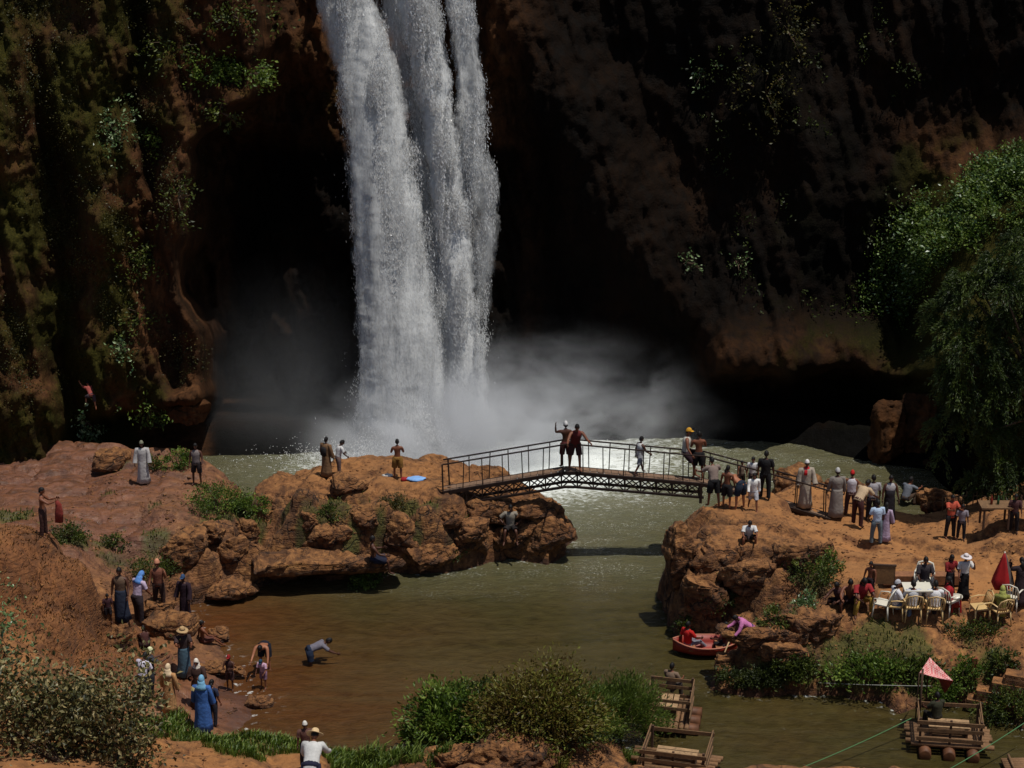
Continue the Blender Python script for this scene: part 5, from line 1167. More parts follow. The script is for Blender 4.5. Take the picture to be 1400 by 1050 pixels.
def fk(pose):
    q = dict(DEF); q.update(POSES[pose] if isinstance(pose, str) else pose); r = math.radians; J = {}
    hz = q['hipz'] if q['hipz'] is not None else .93
    J['pelvis'] = Vector((0,0,hz)); le = -r(q['lean'])
    def tor(x, y, z): return J['pelvis']+rotx((x, y, z), le)
    J['spine'] = tor(0,0,.20); J['chest'] = tor(0,0,.38); J['neck'] = tor(0,-.005,.53); 
    le2 = le*.75-r(q['head'][0])*-1*-1 if False else le*.7+r(q['head'][0]); J['headrot'] = le2
    J['neck2'] = J['neck']+rotx((0,.012,.07), le*.85); J['head'] = J['neck2']+rotx((0,.02,.105), le2)
    J['tor'] = tor; low = 1e9
    for i, s_ in ((0, -1), (1, 1)):
        f, k, ab = [r(a) for a in q['legs'][i]]; n = 'LR'[i]
        hp = tor(s_*.09, 0, -.02); J['hip'+n] = hp
        d1 = Vector((s_*math.sin(ab), math.sin(f)*math.cos(ab), -math.cos(f)*math.cos(ab))); kn = hp+d1*.43; J['knee'+n] = kn
        d2 = Vector((s_*math.sin(ab)*.3, math.sin(f-k), -math.cos(f-k))).normalized(); an = kn+d2*.42; J['ank'+n] = an
        fa = max(-.5, min(.5, (f-k)*.4)); J['toe'+n] = an+Vector((s_*.03, .17*math.cos(fa), -.055)); low = min(low, an.z-.075)
        f, ab, e, inn = [r(a) for a in q['arms'][i]]
        sh = tor(s_*.185, 0, .475); J['sh'+n] = sh
        d1 = Vector((s_*math.sin(ab), math.sin(f)*math.cos(ab), -math.cos(f)*math.cos(ab))); el = sh+d1*.29; J['el'+n] = el
        d2 = Vector((s_*math.sin(ab-inn), math.sin(f+e)*math.cos(ab-inn), -math.cos(f+e)*math.cos(ab-inn))).normalized(); J['wr'+n] = el+d2*.25; J['fd'+n] = d2
    J['low'] = low if q['hipz'] is None else 0.0; J['curl'] = q['curl']; return J
def body(J, skin, child=False):
    names = ['pelvis','spine','chest','neck','neck2','shL','elL','wrL','shR','elR','wrR','hipL','kneeL','ankL','toeL','hipR','kneeR','ankR','toeR']
    rad = dict(pelvis=.118, spine=.108, chest=.128, neck=.062, neck2=.052, sh=.066, el=.043, wr=.027, hip=.092, knee=.056, ank=.037, toe=.028)
    E = [('pelvis','spine'),('spine','chest'),('chest','neck'),('neck','neck2'),('chest','shL'),('shL','elL'),('elL','wrL'),('chest','shR'),('shR','elR'),('elR','wrR'),('pelvis','hipL'),('hipL','kneeL'),('kneeL','ankL'),('ankL','toeL'),('pelvis','hipR'),('hipR','kneeR'),('kneeR','ankR'),('ankR','toeR')]
    me = bpy.data.meshes.new('tmp'); me.from_pydata([J[n] for n in names], [(names.index(a), names.index(b)) for a, b in E], [])
    ob = bpy.data.objects.new('tmp', me); COL.objects.link(ob); ob.modifiers.new('s', 'SKIN'); ss = ob.modifiers.new('u', 'SUBSURF'); ss.levels = 1; ss.render_levels = 1
    for i, n in enumerate(names):
        k = n.rstrip('LR') if n not in rad else n; r_ = rad.get(n, rad.get(k)); me.skin_vertices[0].data[i].radius = (r_, r_*(.82 if n in ('pelvis','spine','chest') else 1)); me.skin_vertices[0].data[i].use_root = (n == 'pelvis')
    dg = bpy.context.evaluated_depsgraph_get(); ev = ob.evaluated_get(dg); m2 = ev.to_mesh()
    mb = MB(); mb.add([v.co.copy() for v in m2.vertices], [tuple(p.vertices) for p in m2.polygons]); ev.to_mesh_clear()
    bpy.data.objects.remove(ob); bpy.data.meshes.remove(me)
    hs = 1.12 if child else 1.0
    Rm = Matrix.Rotation(J['headrot'], 3, 'X'); hv = [J['head']+Rm@(v*hs) for v in HEADV]; n0 = mb.n
    mb.V.extend(map(tuple, hv)); mb.n += len(hv)
    for f, mi in HEADF: mb.F.append(tuple(i+n0 for i in f)); mb.M.append(mi)
    for i, s_ in (('L', -1), ('R', 1)):
        V, F = hand_mesh(J['curl'], -s_); d = J['fd'+i]; up = Vector((s_,0,.01)); z = (up-d*up.dot(d)).normalized(); x = d.cross(z); R = Matrix((x, d, z)).transposed()
        mb.add([J['wr'+i]+R@(Vector(v)) for v in V], F)
    return mb
def sgrow(a, b, r): return (a, r)
def loft(m, pts, rr, n=14, mi=0, caps=False, wob=None, xdir=Vector((1,0,0))):
    """pts: centres; rr: (rx, ry)"""
    rg = []
    for i, p in enumerate(pts):
        d = (pts[min(i+1, len(pts)-1)]-pts[max(0, i-1)]).normalized(); ax = (xdir-d*xdir.dot(d)).normalized(); ay = d.cross(ax); rg.append((p, ax*rr[i][0], ay*rr[i][1]))
    m.rings(rg, n, mi, caps, wob)
def top(J, kind, fat=1.0, flare=0.0):
    m = MB(); t = J['tor']
    bot = -.06 if kind != 'long' else -.2
    pts = [t(0,0,bot), t(0,0,.06), t(0,0,.20), t(0,0,.34), t(0,0,.44), t(0,0,.505), t(0,-.003,.535)]
    rr = [(.162*fat+flare,.130*fat+flare), (.152*fat,.122*fat), (.150*fat,.118*fat), (.176*fat,.132*fat), (.182*fat,.126*fat), (.135,.10), (.075,.07)]
    loft(m, pts, rr, 16, caps=True, wob=lambda i, a: .025*math.sin(5*a+i*1.3))
    if kind != 'tank':
        for s_ in 'LR':
            a, b, c = J['sh'+s_], J['el'+s_], J['wr'+s_]; ch = t(0,0,.44)
            if kind in ('tee',): P_ = [ch.lerp(a, .6), a, a.lerp(b, .45), a.lerp(b, .72)]; R_ = [(.07,.09),(.082,.082),(.074,.074),(.076,.076)]
            else: P_ = [ch.lerp(a, .6), a, a.lerp(b, .5), b, b.lerp(c, .5), b.lerp(c, .92)]; R_ = [(.07,.09),(.084,.084),(.072,.072),(.064,.064),(.058,.058),(.052,.052)]
            loft(m, P_, R_, 10, xdir=Vector((0,1,.1)), wob=lambda i, q: .05*math.sin(3*q+i))
    return m
def legs_(J, kind, fat=1.0):
    m = MB(); t = J['tor']; loft(m, [t(0,0,.09), t(0,0,.0), t(0,0,-.06)], [(.150,.122),(.168*fat,.138*fat),(.160*fat,.13*fat)], 14, caps=True)
    for s_ in 'LR':
        a, b, c = J['hip'+s_], J['knee'+s_], J['ank'+s_]; up = J['pelvis'].lerp(a, .55)
        if kind == 'shorts': P_ = [up, a, a.lerp(b, .45), a.lerp(b, .88)]; R_ = [(.10,.115),(.112*fat,.122*fat),(.105*fat,.108*fat),(.098*fat,.10*fat)]
        else: P_ = [up, a, a.lerp(b, .5), b, b.lerp(c, .5), b.lerp(c, .95)]; R_ = [(.10,.115),(.11*fat,.12*fat),(.095*fat,.10*fat),(.078*fat,.08*fat),(.070*fat,.072*fat),(.066*fat,.068*fat)]
        loft(m, P_, R_, 12, wob=lambda i, q: .04*math.sin(3*q+i*2))
    return m
def gown(J, z0, fat=1.0, hem=.10, flare=.26):
    """robe or skirt hanging from height z0 on the torso to the ankles"""
    m = MB(); t = J['tor']; low = J['low']; base = (J['ankL']+J['ankR'])/2; base = Vector((base.x, base.y, low+hem)); kn = (J['kneeL']+J['kneeR'])/2; hp = t(0,0,-.05)
    pts = []; rr = []
    for z, r in ((.535,(.08,.075)),(.505,(.14,.105)),(.44,(.19*fat,.135*fat)),(.30,(.182*fat,.145*fat)),(.12,(.17*fat,.145*fat)),(.04,(.172*fat,.145*fat))):
        if z <= z0+.001: pts.append(t(0,0,z)); rr.append(r)
    pts += [hp, hp.lerp(kn, .5), kn, kn.lerp(base, .5), base]
    rr += [(.19*fat,.165*fat), (.195*fat,.175*fat), (.205*fat,.19*fat), (.225*fat,.205*fat), (flare,flare*.86)]
    pts = pts[::-1]; rr = rr[::-1]; n = len(pts)
    loft(m, pts, rr, 22, caps=True, wob=lambda i, a: (.10*math.sin(6*a+.5)+.05*math.sin(11*a))*max(0, 1-i/(n*.55)))
    if z0 > .4:
        for s_ in 'LR':
            a, b, c = J['sh'+s_], J['el'+s_], J['wr'+s_]; ch = t(0,0,.44)
            loft(m, [ch.lerp(a, .6), a, a.lerp(b, .5), b, b.lerp(c, .6), b.lerp(c, .97)], [(.07,.09),(.088,.088),(.084,.084),(.084,.084),(.088,.088),(.092,.092)], 10, xdir=Vector((0,1,.1)), wob=lambda i, q: .06*math.sin(3*q+i))
    return m
def on_head(J, V, hs=1.0): Rm = Matrix.Rotation(J['headrot'], 3, 'X'); return [J['head']+Rm@(Vector(v)*hs) for v in V]
def shell(fn, nu=18, nv=10):
    V = []; F = []
    for j in range(nv+1):
        for i in range(nu): V.append(fn(2*PI*i/nu, j/nv))
    for j in range(nv):
        for i in range(nu): F.append((j*nu+i, j*nu+(i+1)%nu, (j+1)*nu+(i+1)%nu, (j+1)*nu+i))
    F.append(tuple(range(nu))); F.append(tuple(nv*nu+i for i in range(nu-1, -1, -1))); return V, F
def headwear(J, kind, par, col, hs=1.0):
    m = MB()
    def cap(low_f, low_b, g, name, mat, puff=0.0):
        def fn(a, v):
            fr = .5+.5*math.sin(a); lz = low_b+(low_f-low_b)*fr; th = v; z = 1.0*math.cos(th*PI/2*1.0); zz = lz+(1.0-lz)*math.cos(th*PI/2); rr = math.sqrt(max(0, 1-min(1, zz)**2)) if zz > 0 else 1.0-.08*zz*zz
            rr = max(rr, .02); return (math.cos(a)*rr*.074*g, math.sin(a)*rr*.097*g, zz*.118*g+puff*math.cos(th*PI/2))
        V, F = shell(fn); m.add(on_head(J, V, hs), F)
    if kind == 'hair': cap(.42, -.45, 1.10, 'hair', HAIR); return m.build('hair', HAIR, par, True)
    if kind == 'longhair':
        cap(.42, -.6, 1.12, 'hair', HAIR); loft(m, [J['head']+Vector((0,-.06,.02)), J['neck2']+Vector((0,-.075,0)), J['neck']+Vector((0,-.115,-.10))], [(.075,.04),(.085,.04),(.07,.03)], 10, caps=True); return m.build('hair', HAIR, par, True)
    if kind in ('kufi', 'cap'):
        cap(.30, .05, 1.13, 'cap', None, .012)
        if kind == 'cap':
            V = []; n = 9
            for i in range(n):
                a = PI*(.18+.64*i/(n-1)); V += [(math.cos(a)*.082, math.sin(a)*.10, .045), (math.cos(a)*.085, math.sin(a)*.10+.07*math.sin(PI*i/(n-1))**.6, .030), (math.cos(a)*.085, math.sin(a)*.10+.07*math.sin(PI*i/(n-1))**.6, .022), (math.cos(a)*.082, math.sin(a)*.10, .036)]
            F = [(4*i+k, 4*i+4+k, 4*i+4+(k+1)%4, 4*i+(k+1)%4) for i in range(n-1) for k in range(4)]; m.add(on_head(J, V, hs), F)
        o = m.build('cap', paint('cloth', col, .8, .1), par, True)
        h = MB(); m = h; cap(.2, -.45, 1.07, 'hair', HAIR); m.build('hair', HAIR, par, True); return o
    if kind in ('straw', 'sunhat'):
        R = .19 if kind == 'straw' else .20
        prof = [(.0,.150),(.05,.148),(.078,.125),(.088,.07),(.09,.045),(.13,.036),(R,.022),(R,.014),(.13,.026),(.088,.034)]
        V = []; F = []; nu = 22
        for (r_, z) in prof:
            for i in range(nu): a = 2*PI*i/nu; V.append((math.cos(a)*max(r_, .002), math.sin(a)*max(r_, .002)*1.12, z+(.012*math.sin(2*a) if r_ > .12 else 0)))
        for j in range(len(prof)-1):
            for i in range(nu): F.append((j*nu+i, j*nu+(i+1)%nu, (j+1)*nu+(i+1)%nu, (j+1)*nu+i))
        m.add(on_head(J, V, hs), F); o = m.build('hat', paint('cloth', col, .8, .15, 12), par, True)
        b = MB(); b.rings([(on_head(J, [(0,0,.048)], hs)[0], (.093,0,0), (0,.104,0)), (on_head(J, [(0,0,.075)], hs)[0], (.092,0,0), (0,.103,0))], 18); b.build('hat_band', paint('cloth', (60,44,30), .8), o, True)
        h = MB(); m = h; cap(.2, -.45, 1.07, 'hair', HAIR); m.build('hair', HAIR, par, True); return o
    if kind in ('scarf', 'turban'):
        if kind == 'turban': cap(.30, -.05, 1.28, 'turban', None, .03)
        else:
            cap(.40, -.9, 1.17, 'scarf', None, .004); t = J['tor']
            loft(m, [J['head']+Vector((0,-.035,-.02)), J['neck2']+Vector((0,-.01,0)), J['neck']+Vector((0,-.01,-.01)), t(0,-.02,.44)], [(.098,.082),(.10,.095),(.14,.115),(.20,.15)], 14, caps=True, wob=lambda i, a: .05*math.sin(4*a+i))
        return m.build('headscarf' if kind == 'scarf' else 'turban', paint('cloth', col, .85, .12), par, True)
NP = 0
def person(fx, fy, hy, face, pose, label, skin='m', tp=None, bt=None, hd=('hair', None), gn=None, base=None, hgt_=None, lift=0.0, extra=None, child=False, dz=0.0):
    """fx, fy foot pixel; hy head pixel (standing height) or hgt_ metres; face: 0 looks away from the camera, 180 towards it, 90 left, 270 right"""
    global NP
    b = hit(fx, fy) if base is None else Vector(base); b = b+Vector((0,0,lift))
    if hgt_ is None:
        lo_, hi_ = .5, 2.4
        for _ in range(30):
            mid = (lo_+hi_)/2
            if proj(b.x, b.y, b.z+mid)[1] > hy: lo_ = mid
            else: hi_ = mid
        hgt_ = mid
    s = hgt_/1.75; J = fk(pose)
    if child is False and hgt_ < 1.30 and hy is not None and isinstance(pose, str) and pose[:3] not in ('ben', 'sit', 'squ'): child = True
    mb = body(J, skin, child); o = mb.build('person', None, None, True, mats=[SK[skin], EYE, LIP]); NP += 1
    o.location = b-Vector((0,0,J['low']*s)); o.scale = (s,s,s); o.rotation_euler = (0,0,math.radians(face)); tag(o, label, 'person', 'people around the pool')
    if gn: # (name, colour, z0, fat)
        g = gown(J, gn[2], gn[3] if len(gn) > 3 else 1.0); g.build(gn[0], paint('cloth', gn[1], .88, .14, 7), o, True)
    if tp: top(J, tp[0], tp[2] if len(tp) > 2 else 1.06).build('shirt', paint('cloth', tp[1], .88, .12, 7), o, True)
    if bt: legs_(J, bt[0], bt[2] if len(bt) > 2 else 1.0).build('shorts' if bt[0] == 'shorts' else 'trousers', paint('cloth', bt[1], .88, .14, 7), o, True)
    if hd: headwear(J, hd[0], o, hd[1], 1.12 if child else 1.0)
    if extra == 'bag': m = MB(); c = J['tor'](0,-.19,.25); m.rings([(c+Vector((0,0,z)), (r,0,0), (0,r*.55,0)) for z, r in ((-.2,.08),(-.16,.13),(0,.14),(.14,.13),(.19,.07))], 12); m.build('backpack', paint('cloth', (24,20,22), .8), o, True)
    if extra == 'redscarf': m = MB(); loft(m, [J['neck']+Vector((0,0,-.05)), J['neck']+Vector((0,.0,.03))], [(.13,.12),(.085,.085)], 12, caps=True); loft(m, [J['neck']+Vector((.04,.12,-.03)), J['chest']+Vector((.06,.15,-.05))], [(.05,.02),(.06,.02)], 8, caps=True, xdir=Vector((1,0,0))); m.build('scarf', paint('cloth', (176,26,34), .8), o, True)
    if extra == 'bluebag': m = MB(); c = J['wrR']+Vector((.02,.02,-.22)); m.rings([(c+Vector((0,0,z)), (r*.6,0,0), (0,r,0)) for z, r in ((-.15,.1),(-.12,.15),(.06,.15),(.12,.08),(.2,.015))], 12); m.build('carrier_bag', paint('cloth', (30,40,84), .7), o, True)
    if extra == 'cloth': m = MB(); c = J['wrR']; loft(m, [c+Vector((0,.05,.02)), c+Vector((0,.1,-.12)), c+Vector((.02,.1,-.42)), c+Vector((.04,.08,-.75))], [(.03,.05),(.05,.1),(.06,.13),(.05,.12)], 10, caps=True, wob=lambda i, a: .15*math.sin(4*a+i)); m.build('wet_cloth', paint('cloth', (120,44,36), .8), o, True)
    if extra == 'wchest': m = MB(); loft(m, [J['neck']+Vector((0,0,-.10)), J['neck']+Vector((0,0,-.01))], [(.17,.125),(.09,.08)], 14, caps=True); m.build('vest', paint('cloth', (190,186,182), .8), o, True)
    return o
def deckp(px, y=0.0):
    x = (px-700)/CF; lo_, hi_ = LE.x, RF.x
    for _ in range(40):
        mid = (lo_+hi_)/2; p = lerp_deck(mid)
        if proj(p.x, p.y+y, p.z)[0] < px: lo_ = mid
        else: hi_ = mid
    p = lerp_deck(mid); return (p.x, p.y+y, p.z+.0)
from mathutils.bvhtree import BVHTree
bpy.context.view_layer.update(); _bv = []
for o_ in bpy.data.objects:
    if o_.name.split('.')[0] in ('ground', 'boulder', 'rock_ledge'):
        _bv.append(BVHTree.FromPolygons([o_.matrix_world@v.co for v in o_.data.vertices], [tuple(p.vertices) for p in o_.data.polygons]))
def seat(px, py, h):
    """where a seated person of height h rests on the rock surface seen at a pixel"""
    near_ = None
    for ddx in (-8, -4, 0, 4, 8):
        for ddy in (-2, 2, 6):
            d = Vector(ray(px+ddx, py+ddy)).normalized(); best = None
            for t in _bv:
                q = t.ray_cast(Vector((0,0,CH)), d, 120)
                if q[0] is not None and (best is None or q[3] < best[3]): best = q
            sc = best[0].y+.02*abs(ddx)-.8*best[1].z
            if near_ is None or sc < near_[0]: near_ = (sc, best[0])
    p = near_[1]; return (p.x, p.y-.06, p.z+.07-POSES['sit']['hipz']*h/1.75+.02)
W_ = (200,198,196); NAVY = (24,26,44); BLK = (18,16,18)
# --- left slab and cliff
person(197, 662, 603, 184, 'stand', 'person in a long pale robe and cap standing on the left slab', 'd', hd=('kufi', (120,120,100)), gn=('robe', (164,160,158), .535, 1.0))
person(270, 663, 606, 176, 'stand2', 'person in a grey vest and dark shorts at the right rim of the left slab', 'd', tp=('tank', (116,106,104)), bt=('shorts', (34,26,28)), extra='wchest')
person(61, 734, 667, 275, 'hold', 'bare-chested person in long brown trousers holding up a wet cloth on the left slab', 'm', bt=('long', (64,38,32)), extra='cloth')
cp = cpt(127, 548)[0]; person(127, 562, None, 30, 'climb', 'bare-armed boy in a reddish top climbing the dark left cliff', 'l', tp=('tee', (150,70,62)), bt=('shorts', (60,50,56)), base=(cp.x, cp.y-.35, W(127, 562, cp.y-.35)[2]), hgt_=1.15)
# --- middle rock
person(447, 653, 598, 330, 'stand', 'person in a long brown robe with a dark backpack on the middle rock', 'd', gn=('robe', (112,84,58), .535, 1.0), extra='bag')
person(463, 651, 602, 300, 'lookdown', 'person in a white shirt and grey trousers looking down beside the brown robe', 'd', tp=('tee', W_), bt=('long', (104,84,78)))
person(544, 656, 601, 5, 'fold', 'bare-chested person in long yellow-brown shorts facing the falls', 'm', bt=('shorts', (124,88,34), 1.15))
person(698, 712, None, 180, 'sitakimbo', 'person in a grey shirt sitting hands on hips below the footbridge', 'd', tp=('tee', (128,120,108)), bt=('shorts', (30,24,24)), base=seat(698, 714, 1.6), hgt_=1.6)
person(520, 772, None, 285, 'sitback', 'bare-chested person in navy shorts sitting at the right end of the long ledge', 'd', bt=('shorts', NAVY, 1.1), base=seat(512, 760, 1.65), hgt_=1.65)
# --- on the bridge
person(0, 0, 577, 10, 'facehand', 'person in a white cap with a hand to the face at the footbridge peak', 'd', bt=('shorts', (70,26,26)), hd=('cap', W_), base=deckp(773, .08))
person(0, 0, 592, 190, 'rail', 'stooping bare-backed person in red-brown shorts leaning at the footbridge peak', 'm', tp=('tank', (92,34,32)), bt=('shorts', (56,26,26)), base=deckp(786, -.1), hgt_=1.72)
person(0, 0, 596, 300, 'walk', 'person in a white vest and grey shorts walking on the footbridge', 'd', tp=('tank', W_), bt=('shorts', (128,128,132)), base=deckp(874, 0))
person(0, 0, 590, 262, 'railsit', 'person in a yellow cap and white vest perched on the footbridge railing', 'm', tp=('tank', (190,184,172)), bt=('shorts', (44,26,34)), hd=('cap', (206,150,40)), base=deckp(936, .2), hgt_=1.7)
person(0, 0, 590, 5, 'fold', 'tall bare-backed person in black shorts on the footbridge beside the yellow cap', 'm', bt=('shorts', BLK, 1.1), base=deckp(954, .05))
person(0, 0, 630, 200, 'stand', 'small dark-haired person at the start of the footbridge ramp', 'm', tp=('tank', (120,104,90)), bt=('shorts', (40,30,28)), base=deckp(1013, .1))
person(0, 0, 625, 170, 'stand', 'person in a white top behind the railing of the footbridge ramp', 'm', tp=('tee', W_), bt=('long', (60,56,60)), base=deckp(1028, .1))
person(0, 0, 629, 184, 'stand2', 'person in a pale robe and red scarf carrying a blue bag down the ramp', 'd', hd=('kufi', (214,210,206)), gn=('robe', (150,138,124), .535, 1.0), base=deckp(1100, 0), extra='redscarf')
# --- right rock by the bridge
person(975, 694, 627, 15, 'rail', 'person in a grey tee and black shorts leaning at the footbridge foot', 'm', tp=('tee', (124,108,100)), bt=('shorts', BLK, 1.1))
person(993, 696, 637, 340, 'stand', 'bare-backed person in black shorts right of the grey tee', 'm', bt=('shorts', BLK, 1.1))
person(1012, 697, None, 40, 'bend', 'bare-backed person in dark blue shorts bending over by the footbridge', 'l', bt=('shorts', (24,34,48), 1.1), hgt_=1.6)
person(1029, 698, 645, 182, 'walk', 'person in a white long-sleeved shirt and pale shorts walking towards the viewer', 'm', tp=('long', (212,210,206)), bt=('shorts', (170,170,176)), hgt_=None)
person(1045, 683, 617, 350, 'stand', 'tall person all in black at the top of the right bank', 'd', tp=('tee', BLK), bt=('long', (16,15,18)))
person(1023, 738, None, 180, 'ground', 'child in a white tee and dark shorts crouched on the right rock', 'm', tp=('tee', W_), bt=('shorts', (34,30,28)), hgt_=1.45)
# --- right group
person(1142, 709, 641, 5, 'stand', 'person in a grey knee-length tunic and white cap seen from behind', 'd', hd=('kufi', (176,174,172)), tp=('long', (120,112,106), 1.15), gn=('tunic', (124,116,110), .12, 1.1))
person(1162, 706, 644, 350, 'stand2', 'person in a white vest and red cap in the right group', 'm', tp=('tank', (196,190,196)), bt=('long', (64,40,38)), hd=('cap', (170,24,24)))
person(1171, 722, None, 320, 'bend2', 'person in a cream shirt and dark red trousers stooping in the right group', 'd', tp=('tee', (186,160,128)), bt=('long', (56,20,20)), hgt_=1.68)
person(1191, 714, 650, 5, 'stand', 'person in a light grey vest and dark trousers in the right group', 'd', tp=('tee', (150,146,150)), bt=('long', (26,24,32)))
person(1214, 715, 650, 185, 'stand', 'person in a long dark coat over white in the right group', 'd', tp=('tank', (160,158,160)), gn=('coat', (26,22,28), .30, 1.0))
person(1197, 745, 684, 10, 'stand2', 'person in a light blue tee and grey-blue trousers nearest in the right group', 'd', tp=('tee', (168,186,208)), bt=('long', (92,104,112)))
person(1209, 741, 688, 340, 'stand', 'person in a lilac dress beside the light blue tee', 'd', gn=('dress', (166,146,168), .505, .95), hd=('longhair', None))
person(1237, 692, None, 320, 'squat', 'person in a grey tee and black hat squatting at the back shore', 'm', tp=('tee', (100,104,112)), bt=('long', (70,54,42)), hd=('cap', (20,18,18)), hgt_=1.6)
person(1298, 736, 677, 200, 'hold', 'person in a salmon red shirt standing in the shade on the right', 'm', tp=('tee', (170,74,54)), bt=('long', (24,20,22)))
person(1313, 738, 690, 170, 'stand', 'dim person in a grey top just right of the salmon shirt', 'd', tp=('tee', (120,112,120)), bt=('long', (30,28,34)))
# --- by the chairs
person(1297, 815, 759, 200, 'fold', 'person in a red blouse and long dark skirt behind the stool', 'd', tp=('long', (122,22,24)), gn=('skirt', (26,22,26), .12, .95), hd=('longhair', None))
person(1316, 819, 758, 185, 'phone', 'person in a white sun hat, white tee and long black skirt', 'm', tp=('tee', (200,196,192)), gn=('skirt', BLK, .12, .92), hd=('sunhat', (206,196,196)))
person(1392, 830, 763, 20, 'facehand', 'person in a long dark robe with a hand to the head at the right edge', 'd', gn=('robe', (44,30,34), .535, 1.0), hd=('longhair', None))
person(1222, 846, None, 285, 'sit', 'seated person in a white shirt and jeans at the left of the chairs', 'm', tp=('tee', (200,198,200)), bt=('long', (96,110,132)), hd=('kufi', (178,176,180)), hgt_=1.6)
person(1246, 848, None, 5, 'sit', 'seated person in a pale tee seen from behind, left of the pair', 'm', tp=('tee', (178,178,182)), bt=('long', (52,48,52)), hgt_=1.62)
person(1276, 848, None, 355, 'sit', 'seated person in a white tee seen from behind, right of the pair', 'm', tp=('tee', (206,204,206)), bt=('long', (60,56,54)), hgt_=1.66)
person(1296, 838, None, 80, 'sit', 'seated person in a red top beside the stool', 'd', tp=('tee', (150,24,32)), bt=('long', (40,30,32)), hd=('longhair', None), hgt_=1.55)
person(1262, 812, None, 182, 'sit', 'person facing the viewer from the far white chair', 'd', tp=('tee', (48,40,44)), bt=('long', (40,34,34)), hgt_=1.6)
person(1367, 853, None, 350, 'sit', 'seated person in yellow-green clothes beside the folded parasol', 'd', tp=('long', (128,126,58)), gn=('skirt', (104,80,50), .12, 1.1), hd=('scarf', (150,152,80)), hgt_=1.55)
person(1149, 827, None, 140, 'ground', 'leftmost of the dark seated bathers by the brown board', 'd', tp=('tank', (60,30,30)), bt=('shorts', (34,28,30)), hgt_=1.6)
person(1161, 828, None, 170, 'ground', 'dark seated bather second from the left by the brown board', 'm', bt=('shorts', (50,24,28)), hgt_=1.75)
person(1175, 824, None, 190, 'ground', 'seated bather in a red top and yellow skirt by the brown board', 'd', tp=('tee', (140,30,34)), bt=('long', (140,110,40)), hd=('longhair', None), hgt_=1.8)
person(1188, 820, 768, 150, 'stand', 'dark standing bather just left of the brown board', 'm', bt=('shorts', (36,24,28)))
# --- boat
bb_ = Vector((*P(966, 893), 0))
person(0, 0, None, 310, 'legsout', 'person in a red shirt sitting in the bow of the rowing boat', 'd', tp=('tee', (170,26,22)), bt=('long', (110,110,120)), base=(bb_.x-.55, bb_.y+.05, .08), hgt_=1.5, lift=.12)
person(0, 0, None, 60, 'sit', 'dark-shirted person sitting at the stern of the rowing boat', 'd', tp=('tee', (70,30,26)), bt=('shorts', (26,22,26)), base=(bb_.x+.58, bb_.y+.02, -.10), hgt_=1.5)
person(1024, 890, None, 105, 'bend2', 'person in a pink top and blue trousers leaning over the boat from the bank', 'd', tp=('long', (190,112,160)), bt=('long', (40,52,84)), hgt_=1.4)
# --- rafts
rb = Vector((*P(1280, 1000, .3), .3)); person(0, 0, None, 20, 'sit', 'dark person sitting on the raft under the checked sunshade', 'd', tp=('tee', (44,44,30)), bt=('long', (40,34,28)), base=(rb.x, rb.y+.1, .32), hgt_=1.5)
rb = Vector((*P(917, 960, .3), .3)); person(0, 0, None, 330, 'sit', 'person in a grey top sitting on the half-hidden raft', 'm', tp=('tee', (112,92,76)), bt=('long', (60,50,44)), base=(rb.x, rb.y+.1, .35), hgt_=1.5)
# --- left shore, far part
person(149, 852, 812, 200, 'stand', 'small child in dark clothes left of the long navy skirt', 'd', tp=('tee', (60,30,36)), bt=('shorts', (36,26,28)))
person(168, 851, 776, 175, 'stand2', 'person in a faded brown top and long navy skirt at the left shore', 'd', tp=('tank', (96,76,60)), gn=('skirt', (34,40,56), .12, 1.0))
person(190, 853, 783, 325, 'lookdown', 'person in a bright blue headscarf, lilac top and dark trousers', 'm', tp=('tee', (176,158,180)), bt=('long', (40,30,34), 1.2), hd=('scarf', (86,132,196)))
person(219, 836, 766, 180, 'phone', 'bare-armed person in a peach turban in the shaded hollow', 'm', tp=('tank', (110,66,50)), bt=('long', (50,32,28)), hd=('turban', (188,128,100)))
person(254, 849, 786, 160, 'stand', 'person in a dark dress and blue cap at the edge of the brown water', 'd', gn=('dress', (38,22,32), .505, .9), hd=('cap', (44,70,104)))
person(278, 879, None, 300, 'legsout', 'bare child sitting with legs towards the brown water', 'm', bt=('shorts', (90,50,40)), hgt_=1.3)
person(199, 886, None, 20, 'ground', 'small dark child squatting under the low orange rock', 'd', tp=('tank', (70,36,32)), bt=('shorts', (40,24,24)), hgt_=1.2)
# --- left shore, near part
person(197, 962, 894, 335, 'lookdown', 'person in a white shirt and black trousers among the leaves', 'd', tp=('tee', (196,190,204)), bt=('long', (24,26,32), 1.1))
person(208, 952, 886, 300, 'hold', 'person in a pale cap and dark grey top carrying a bag', 'd', tp=('tee', (52,54,60)), bt=('long', (40,42,48)), hd=('kufi', (204,204,160)))
person(233, 976, 909, 345, 'stand', 'person in a beige robe and cream headscarf on the mud', 'm', gn=('robe', (176,130,84), .535, 1.0), hd=('scarf', (206,182,148)))
person(253, 927, 858, 200, 'hold', 'person in a straw hat, dark top and long teal skirt', 'm', tp=('tee', (54,40,40)), gn=('skirt', (64,86,100), .12, 1.0), hd=('straw', (170,140,100)))
person(272, 968, 901, 180, 'fold', 'person in a white headscarf and dark brown robe facing the viewer', 'm', gn=('robe', (60,40,34), .535, 1.05), hd=('scarf', (214,204,190)))
person(279, 1001, 925, 355, 'stand', 'person in a bright blue robe with pale blue headscarf at the grass edge', 'm', gn=('robe', (56,96,160), .535, 1.1), hd=('scarf', (110,160,190)))
person(292, 992, 930, 330, 'stand', 'person in dark navy clothes right behind the blue robe', 'm', tp=('tee', (34,38,58)), bt=('long', (30,30,40)), hd=('longhair', None))
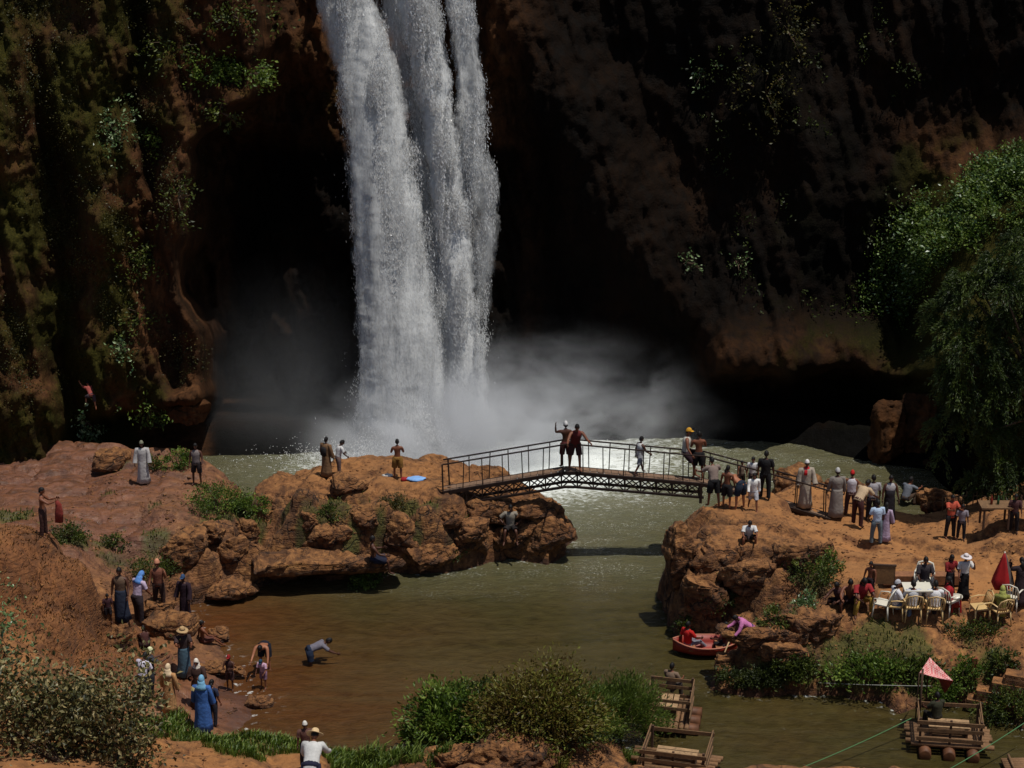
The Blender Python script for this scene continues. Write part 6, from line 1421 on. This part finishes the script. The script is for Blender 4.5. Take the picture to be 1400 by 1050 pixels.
person(315, 944, 896, 170, 'fold', 'child in a red cap with a white bib in the shallows', 'd', tp=('tank', (54,30,28)), bt=('shorts', (60,34,32)), hd=('cap', (130,18,22)), extra='wchest')
person(363, 914, None, 175, 'bend', 'bare-backed person in black shorts bending forward in the shallows', 'l', bt=('shorts', (20,22,34), 1.1), hgt_=1.6, lift=-.1)
person(361, 941, 898, 160, 'lookdown', 'child in a teal cap and white and purple top in the shallows', 'm', tp=('tee', (186,150,170)), bt=('shorts', (120,90,110)), hd=('cap', (30,64,86)))
person(424, 908, None, 285, 'bend', 'person in a grey shirt and blue shorts washing in knee-deep water', 'd', tp=('tee', (104,100,110)), bt=('shorts', (26,36,56), 1.1), hgt_=1.5, lift=-.32)
# --- nearest
person(427, 1098, None, 355, 'bend2', 'nearest person in a straw hat, white shirt and navy trousers stooping on the bank', 'm', tp=('long', (188,186,182), 1.15), bt=('long', (26,26,48), 1.25), hd=('straw', (200,172,130)), hgt_=1.7)
person(419, 1050, 987, 190, 'stand', 'dark-haired person with a white cap in front of the stooping straw hat', 'd', tp=('tee', (90,60,52)), bt=('long', (30,26,30)), hd=('kufi', (210,206,196)))
person(1385, 728, 676, 170, 'stand', 'dim person at the shaded stall table', 'd', tp=('tee', (70,40,40)), bt=('long', (26,24,26)))
# ================================================================ CAMERA, LIGHT
cam = bpy.data.cameras.new('camera'); co = link(bpy.data.objects.new('camera', cam)); co.location = (0,0,CH)
co.rotation_euler = (PI/2-CT, 0, 0); cam.sensor_width = 36; cam.lens = 72; cam.clip_end = 2000; cam.clip_start = .5
S.camera = co
SUNV = Vector((.24, -.125, .96)).normalized()
sun = bpy.data.lights.new('sun', 'SUN'); sun.energy = 4.8; sun.angle = math.radians(.5); sun.color = (1, .96, .88)
so = link(bpy.data.objects.new('sun', sun)); so.rotation_euler = SUNV.to_track_quat('Z', 'Y').to_euler(); so.location = (0, 30, 60)
w = bpy.data.worlds.new('World'); S.world = w; w.use_nodes = True; nt = w.node_tree
sk = nt.nodes.new('ShaderNodeTexSky'); sk.sky_type = 'NISHITA'; sk.sun_disc = False
sk.sun_elevation = math.asin(SUNV.z); sk.sun_rotation = math.atan2(SUNV.x, SUNV.y)
bg = nt.nodes['Background']; nt.links.new(sk.outputs[0], bg.inputs[0]); bg.inputs[1].default_value = .09
S.view_settings.view_transform = 'Standard'; S.view_settings.look = 'None'; S.view_settings.exposure = -.38; S.view_settings.gamma = 1
S.render.engine = 'CYCLES'
S.cycles.max_bounces = 5; S.cycles.transparent_max_bounces = 18; S.cycles.volume_bounces = 1; S.cycles.diffuse_bounces = 3
S.cycles.volume_step_rate = 3.0; S.cycles.volume_max_steps = 64
S.render.resolution_x = 1024; S.render.resolution_y = 768
